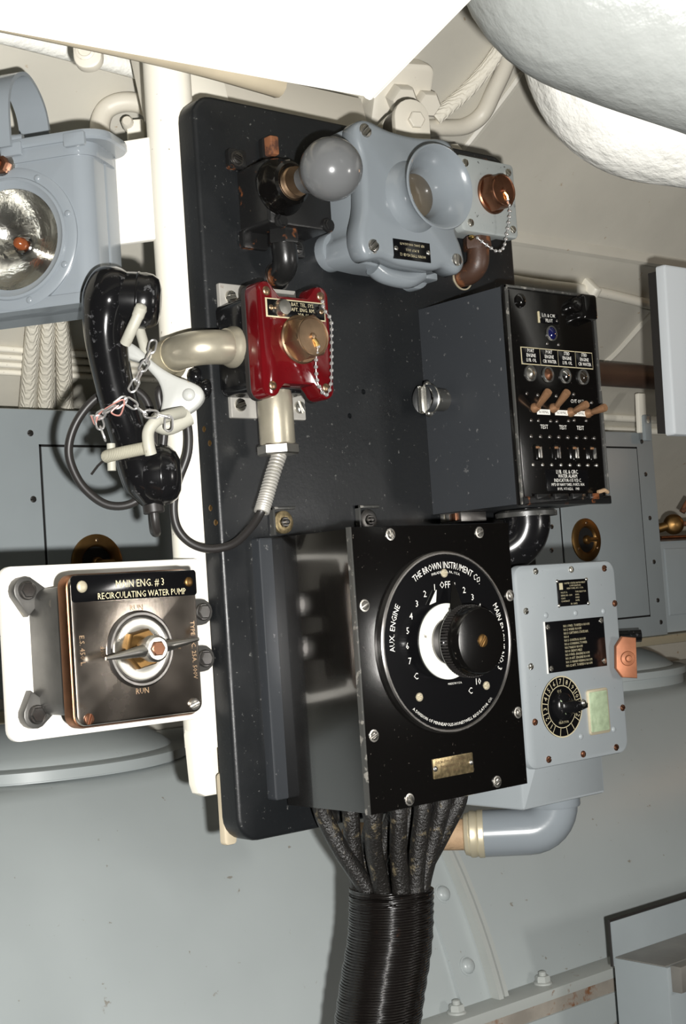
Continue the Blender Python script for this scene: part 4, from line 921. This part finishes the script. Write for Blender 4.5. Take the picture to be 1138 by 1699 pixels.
# ------------------------------------------------------------------ red telephone jack
for v0, v1, ww in ((.4845, .5110, 'upper'), (.3785, .4040, 'lower')):
    q = thing('mounting_strap', f'{ww} galvanised strap holding the red jack to the board', 'strap', (.01, 0, v0), group='straps behind the red jack')
    mb = MB(); mb.box(BF, -.038 if ww == 'upper' else -.0325, v0, .058 if ww == 'upper' else .0605, v1, 0, .0045, .001, .0015); mb.obj('strap', 'galvanised', q)
    for x in ((-.0246, .0463) if ww == 'upper' else (-.0215, .0527)): screw(q, BF.at(x, (v0+v1)/2, .004), .0066, .0034, 'nickel', rot=x*21+.8)
t = thing('telephone_jack', 'dark red telephone jack box with a brass cap on bead chain', 'jack', (0, -.03, .39))
C0 = BF.at(.0005, .4443, 0)
mb = MB(); mb.box(C0, -.044, -.046, .040, .044, .0045, .051, .003, .008); mb.obj('body', 'bakelite', t)
def jack_outline(hw, hz, r, notch, nz):
    pts = []
    for sx, sz, a0, a1 in ((1, 1, 0, 160), (-1, 1, 20, 180), (-1, -1, 180, 340), (1, -1, 200, 360)):
        for k in range(9):
            a = math.radians(a0+(a1-a0)*k/8); pts.append((sx*hw+r*math.cos(a), sz*hz+r*math.sin(a)))
        if sx > 0 and sz > 0: pts += [(notch, nz), (-notch, nz)]
        if sx < 0 and sz < 0: pts += [(-notch, -nz), (notch, -nz)]
    return pts
mb = MB(); mb.plate(C0, jack_outline(.0335, .0450, .0110, .017, .0435), .046, .052, .001); mb.obj('gasket', 'rubber', t)
mb = MB(); mb.plate(C0, jack_outline(.0330, .0450, .0105, .017, .0425), .051, .0715, .0035); cv = mb.obj('cover', 'red_bakelite', t)
for x, z in ((-.0330, .0453), (.0330, .0453), (-.0327, -.0447), (.0323, -.0443)): dome(cv, C0.at(x, z, .0713), .0046, .0022, 'brass', 'screw')
mb = MB(); mb.text(C0, "O'S. SOUND", .0062, .002, -.0285, .0718, sx=1.1); mb.obj('raised_lettering', 'red_bakelite', cv)
mb = MB(); mb.box(C0, -.0352, .0205, .0372, .0388, .0712, .0722, .0003); mb.obj('name_plate_edge', 'gold_print', t)
mb = MB(); mb.box(C0, -.0335, .0218, .0357, .0375, .0715, .0728, .0003); q = mb.obj('name_plate', 'label_black', t)
mb = MB()
for i, l in enumerate(('BAT. TEL. SYS.', 'AFT. ENG. RM.', 'XJA-60')): mb.text(C0, l, .0050, .0090, .0345-i*.0049, .0730, sx=.92)
mb.obj('lettering', 'gold_print', q)
for x in (-.0295, .0320): dome(q, C0.at(x, .0296, .0727), .0028, .0013, 'brass')
mb = MB(); mb.lathe(C0.at(-.0185, .0293, .0715), [(.0082, 0), (.0082, .006), (.0070, .009), (0, .0095)], 28); mb.obj('button', 'nickel', q)
hex_cap(t, C0.at(.0040, .0010, .0710), .0215, .020, 'brass')
bead_chain(t, [C0(.0085, -.009, .0925), C0(.0090, -.022, .087), C0(.0120, -.038, .083), C0(.0155, -.047, .0825), C0(.0215, -.0535, .0825), C0(.0275, -.048, .0825), C0(.0310, -.033, .0825), C0(.0342, .002, .0825), C0(.0350, .020, .0825), C0(.0310, .031, .078), C0(.0335, .040, .0735)])
# silver painted elbow into its left side
t = thing('conduit_elbow', 'silver painted conduit elbow between the red jack and white pole', 'pipe', (-.08, -.02, .42))
mb = MB(); mb.tube(spline([(-.040, -.030, .4425), (-.056, -.031, .4415), (-.070, -.030, .4410), (-.082, -.023, .4405), (-.0870, -.008, .4400), (-.0865, .010, .4395)], 7), .0165, 28); mb.obj('elbow', 'aluminium_paint', t)
mb = MB(); mb.lathe(axis_frame((-.0450, -.030, .4425), (-1, 0, 0)), [(.0200, -.0025), (.0200, .0015), (.0187, .004), (.0175, .009)], 36); mb.obj('flange', 'aluminium_paint', t)
mb = MB(); mb.tube(spline([(-.0866, .006, .4396), (-.0855, .020, .4392), (-.0790, .036, .4385), (-.0655, .046, .4375)], 5), .0172, 24); mb.obj('coupling', 'gland', t)

# ------------------------------------------------------------------ plug and spring under the red jack
t = thing('telephone_plug', 'silver plug with hex nut and coiled spring under the red jack', 'plug', (-.008, -.045, .28))
px_, py_ = -.0085, -.043
zf = Fr((px_, py_, 0), (1, 0, 0), (0, 1, 0), (0, 0, 1))
mb = MB(); mb.lathe(zf, [(.0165, .3475), (.0172, .349), (.0172, .392), (.0160, .3992)], 32); mb.obj('shell', 'aluminium_paint', t)
mb = MB(); mb.lathe(zf, [(.0185, .3375), (.0200, .339), (.0200, .3465), (.0185, .348)], 6, rot=.3); mb.obj('hex_nut', 'nickel', t)
a, b = Vector((px_+.001, py_, .3380)), Vector((-.0352, -.0455, .2830))
mid = [a, a.lerp(b, .33)+Vector((-.0015, 0, -.002)), a.lerp(b, .7)+Vector((-.001, 0, -.002)), b]
P = spline(mid, 120); mb = MB(); hel = []; turns = 21
for i, p in enumerate(P):
    tg = (P[min(i+1, len(P)-1)]-P[max(i-1, 0)]).normalized(); x = Vector((0, 1, 0)); x = (x-tg*x.dot(tg)).normalized(); y = tg.cross(x)
    an = 2*math.pi*turns*i/(len(P)-1); hel.append(p+(x*math.cos(an)+y*math.sin(an))*.0062)
mb.tube(hel, .0015, 6); mb.obj('spring', 'galvanised', t)
mb = MB(); mb.tube(spline(mid, 6), .0050, 12); mb.obj('sleeve', 'rope_grey', t)

# ------------------------------------------------------------------ handset, cradle, chain and cord
HO = (-.1401, .0198, .2843); HR = math.radians(-40.53)
t = handset = thing('telephone_handset', 'chipped black bakelite telephone handset with looping cord in the cradle', 'telephone', HO, HR)
pts = [(.0060, -.0128, .2330), (.0045, -.0127, .2290), (.0010, -.0125, .2200), (-.0045, -.0120, .2040), (-.0085, -.0110, .1880), (-.0102, -.0100, .1680), (-.0075, -.0085, .1400), (-.0020, -.0065, .1080), (.0060, -.0045, .0760), (.0140, -.0030, .0480), (.0195, -.0015, .0280), (.0222, -.0005, .0120)]
rr = [.0060, .0165, .0240, .0268, .0238, .0210, .0192, .0190, .0198, .0230, .0215, .0105]
P = spline(pts, 6); RR = [p.x for p in spline([(r, 0, 0) for r in rr], 6)]
mb = MB(); mb.tube(P, RR, 32, flat=(1.05, .95)); hd = mb.obj('handle', 'bakelite', t, angle=60)
mb = MB(); mb.tube([P[i]+Vector((-RR[i]*.72, -RR[i]*.66, 0)) for i in range(28, 54)], .0006, 6); mb.obj('mould_seam', 'rubber', hd)
ea = axis_frame((-.002, -.0118, .2050), (1, .08, -.12))
mb = MB(); mb.lathe(ea, [(.0150, -.012), (.0220, -.008), (.0248, .000), (.0256, .008), (.0262, .018), (.0262, .0225)], 44); ep = mb.obj('earpiece', 'bakelite', t, angle=60)
mb = MB(); mb.lathe(ea, [(.0262, .0222), (.0270, .0232), (.0270, .0245), (.0262, .0255), (.0265, .031), (.0250, .037), (.0210, .0425), (.0140, .045), (.008, .0435), (0, .043)], 44); mb.obj('ear_cap', 'bakelite', ep, angle=60)
ma = axis_frame((.0160, -.0020, .0380), (1, .08, -.02))
mb = MB(); mb.lathe(ma, [(.0140, -.012), (.0210, -.006), (.0255, .002), (.0275, .010), (.0280, .016)], 44); mp = mb.obj('mouthpiece', 'bakelite', t, angle=60)
mb = MB(); mb.lathe(ma, [(.0280, .0158), (.0284, .017), (.0278, .0185), (.0262, .025), (.0220, .0305), (.0150, .034), (.006, .035), (0, .035)], 44); mb.obj('mouth_cap', 'bakelite', mp, angle=60)
mb = MB(); mb.lathe(axis_frame((.0222, -.0005, .0160), (.08, 0, -1)), [(.0105, 0), (.0108, .003), (.0100, .004), (.0100, .012), (.009, .013)], 20); mb.obj('cord_collar', 'rubber', t)

t = thing('handset_cradle', 'pale grey cast cradle bracket holding the handset to the board', 'bracket', HO, HR)
lfu = Fr((0, .020, 0))
outl = [(.0030, .1610), (.0060, .1520), (.0180, .1470), (.0260, .1380), (.0335, .1275), (.0365, .1140), (.0340, .1010), (.0310, .0925), (.0330, .0870), (.0420, .0870), (.0600, .0955), (.0700, .1020), (.0755, .1100), (.0735, .1190), (.0640, .1255), (.0510, .1315), (.0400, .1385), (.0300, .1470), (.0180, .1600), (.0080, .1670)]
mb = MB(); mb.plate(lfu, smooth(outl, 3), .0, .0125, .003); cp = mb.obj('fork', 'cradle_grey', t, angle=50)
dome(cp, lfu.at(.0615, .1130, .012), .0062, .003, 'cradle_grey', 'rivet')
mb = MB(); mb.tube(spline([(.026, .006, .092), (.040, .004, .084), (.060, .012, .093)], 6), .0085, 12); mb.obj('lower_arm', 'off_white', t)
mb = MB(); mb.tube(spline([(.0175, .0175, .181), (.0205, .0160, .168), (.0240, .0150, .150)], 6), .0050, 10); mb.obj('rear_arm', 'off_white', t)
mb = MB(); mb.tube(spline([(.0265, -.0375, .1870), (.0235, -.0385, .1800), (.0170, -.0360, .1690), (.0100, -.0290, .1590)], 6), [.0058]*6+[.0052]*13, 14); mb.lathe(axis_frame((.0268, -.0375, .1875), (.4, -.6, .7)), [(0, -.006), (.005, -.004), (.0062, 0), (.005, .004), (0, .006)], 14); mb.obj('upper_prong', 'off_white', t)
mb = MB(); mb.tube(spline([(.0550, .000, .0960), (.0430, -.0200, .0905), (.0330, -.0290, .0850), (.0265, -.0310, .0760), (.0262, -.0320, .0640), (.0275, -.0300, .0550)], 6), .0056, 14); mb.obj('lower_prong', 'off_white', t)
mb = MB(); mb.tube([(-.0130, -.0290, .0560), (-.0100, -.0330, .0563), (.0060, -.0345, .0585), (.0215, -.0345, .0605)], .0060, 14); mb.obj('cord_whipping', 'rope_grey', t)
mb = MB(); mb.tube([(-.0090, -.026, .0680), (-.0098, -.026, .0430)], .0040, 12); mb.obj('end_stub', 'off_white', t)
mb = MB(); mb.tube([(-.012, -.022, .058), (-.0250, -.010, .0500), (-.032, -.006, .043)], .0012, 8); mb.obj('loose_tie', 'rubber', t)

t = thing('link_chain', 'dull steel link chain wrapped round the black handset', 'chain', HO, HR)
def link(mb, f):
    n = 20; P = []
    for k in range(n):
        a = 2*math.pi*k/n; P.append(f(.0042*math.cos(a)+(.0030 if math.cos(a) > 0 else -.0030), .0036*math.sin(a), 0))
    mb.tube(P, .00105, 6, closed=True)
def chain_run(pts, parent, spin0=.4):
    P = spline(pts, 24); acc = .0; k = 0; step = .0112; last = P[0]
    for i in range(1, len(P)):
        acc += (P[i]-P[i-1]).length
        if acc >= step:
            acc = 0; tg = (P[i]-last).normalized(); mid = (P[i]+last)/2; last = P[i]
            up = Vector((0, -1, 0)); up = (up-tg*up.dot(tg)).normalized(); y = up.cross(tg)
            an = spin0+(math.pi/2.4 if k % 2 else -.25); k += 1
            ey = y*math.cos(an)+up*math.sin(an); ez = up*math.cos(an)-y*math.sin(an)
            piece('link', 'link', link, 'chain_metal', Fr(mid, tg, ey, ez), parent)
chain_run([(.0330, -.004, .1640), (.0290, -.010, .1490), (.0210, -.020, .1330), (.0150, -.0260, .1190), (.0070, -.0300, .1080)], t)
chain_run([(.0070, -.0300, .1080), (-.0040, -.0310, .1005), (-.0140, -.0280, .0960), (-.0240, -.0170, .0940), (-.0260, -.010, .0960)], t)
chain_run([(-.0200, -.0240, .0940), (-.0180, -.0260, .0850), (-.0140, -.0270, .0720), (-.0100, -.0270, .0640)], t, .1)
chain_run([(.0080, -.0310, .1065), (.0180, -.0330, .0985), (.0290, -.0340, .0900), (.0380, -.0350, .0905), (.0470, -.0330, .0860), (.0440, -.030, .0740)], t, .2)
mb = MB(); mb.tube(spline([(-.0270, -.018, .0960), (-.0230, -.022, .0870), (-.0190, -.0240, .0960), (-.0060, -.0310, .1025), (.0060, -.0318, .1065), (.0020, -.0325, .0930), (-.0060, -.0320, .0960), (.0010, -.0320, .1020)], 8), .0008, 6); mb.obj('binding_wire', 'pink_wire', t)

cord = [(-.1232, .0045, .2960), (-.1222, .0048, .2800), (-.1165, .0120, .2700), (-.1080, .0300, .2760), (-.0960, .0480, .3100), (-.0900, .0480, .3600), (-.0990, .0420, .4000),
     (-.1233, .0484, .4142), (-.1411, .0644, .4042), (-.1546, .0774, .3852), (-.1616, .0850, .3628), (-.1606, .0857, .3425), (-.1512, .0795, .3185), (-.1339, .0659, .3008),
     (-.1140, .0488, .3025), (-.0985, .0340, .3260), (-.0925, .0240, .3700), (-.0990, .0200, .4020), (-.0930, .0200, .4080), (-.0839, .0158, .3991), (-.0754, .0104, .3753), (-.0750, .0122, .3463), (-.0829, .0210, .3182), (-.0863, .0257, .2954),
     (-.0840, .0252, .2750), (-.0749, .0186, .2597), (-.0618, .0060, .2522), (-.0470, -.0120, .2550), (-.0390, -.030, .2680), (-.0355, -.0440, .2820), (-.0330, -.0455, .2880)]
cy_, sy_ = math.cos(-HR), math.sin(-HR); lc = []
for x, y, z in cord:
    dx, dy = x-HO[0], y-HO[1]; lc.append((dx*cy_-dy*sy_, dx*sy_+dy*cy_, z-HO[2]))
mb = MB(); mb.tube(spline(lc, 8), .0042, 12); mb.obj('cord', 'rubber', handset)

# ------------------------------------------------------------------ cables under the selector box
NC = 11
for k in range(NC):
    f_ = k/(NC-1); x0 = .012+.150*f_; y0 = -.045-.050*(k % 2)-.012*math.sin(f_*3.1)
    a = math.radians(180-32.73*(k//2) if k % 2 == 0 else 180+32.73*(k//2+1))
    x1 = .0845+.0315*math.cos(a); y1 = -.057+.0315*math.sin(a)
    mid = Vector((x0*.55+x1*.45, y0*.5+y1*.5, -.045))
    lab = 'black woven cable fanning from the selector box into the wrapped trunk'
    run('fan_cable', lab, 'cable', [(x0, y0, .004), (x0+(x1-x0)*.12, y0, -.012), tuple(mid), (x1, y1, -.085), (x1-.001, y1, -.104)], .0086, 'cable_black', group='cables fanning into the trunk')
t = thing('wrapped_cable', 'thick black tape-wrapped cable trunk hanging below the selector box', 'cable', (.03, -.05, -1.29))
pts = [(.0850, -.0570, -.0895), (.0835, -.0570, -.1050), (.0780, -.0570, -.140), (.0620, -.0570, -.190), (.0500, -.0570, -.240), (.040, -.055, -.34), (.03, -.05, -.60), (.03, -.05, -1.295)]
P = spline(pts, 10); RR = [.0415+.0006*math.sin(i*2.2) for i in range(len(P))]
mb = MB(); mb.tube(P, RR, 40); mb.obj('wrapping', 'wrap_black', t)
for o in bpy.data.objects:
    if o.get('_rot'): del o['_rot']
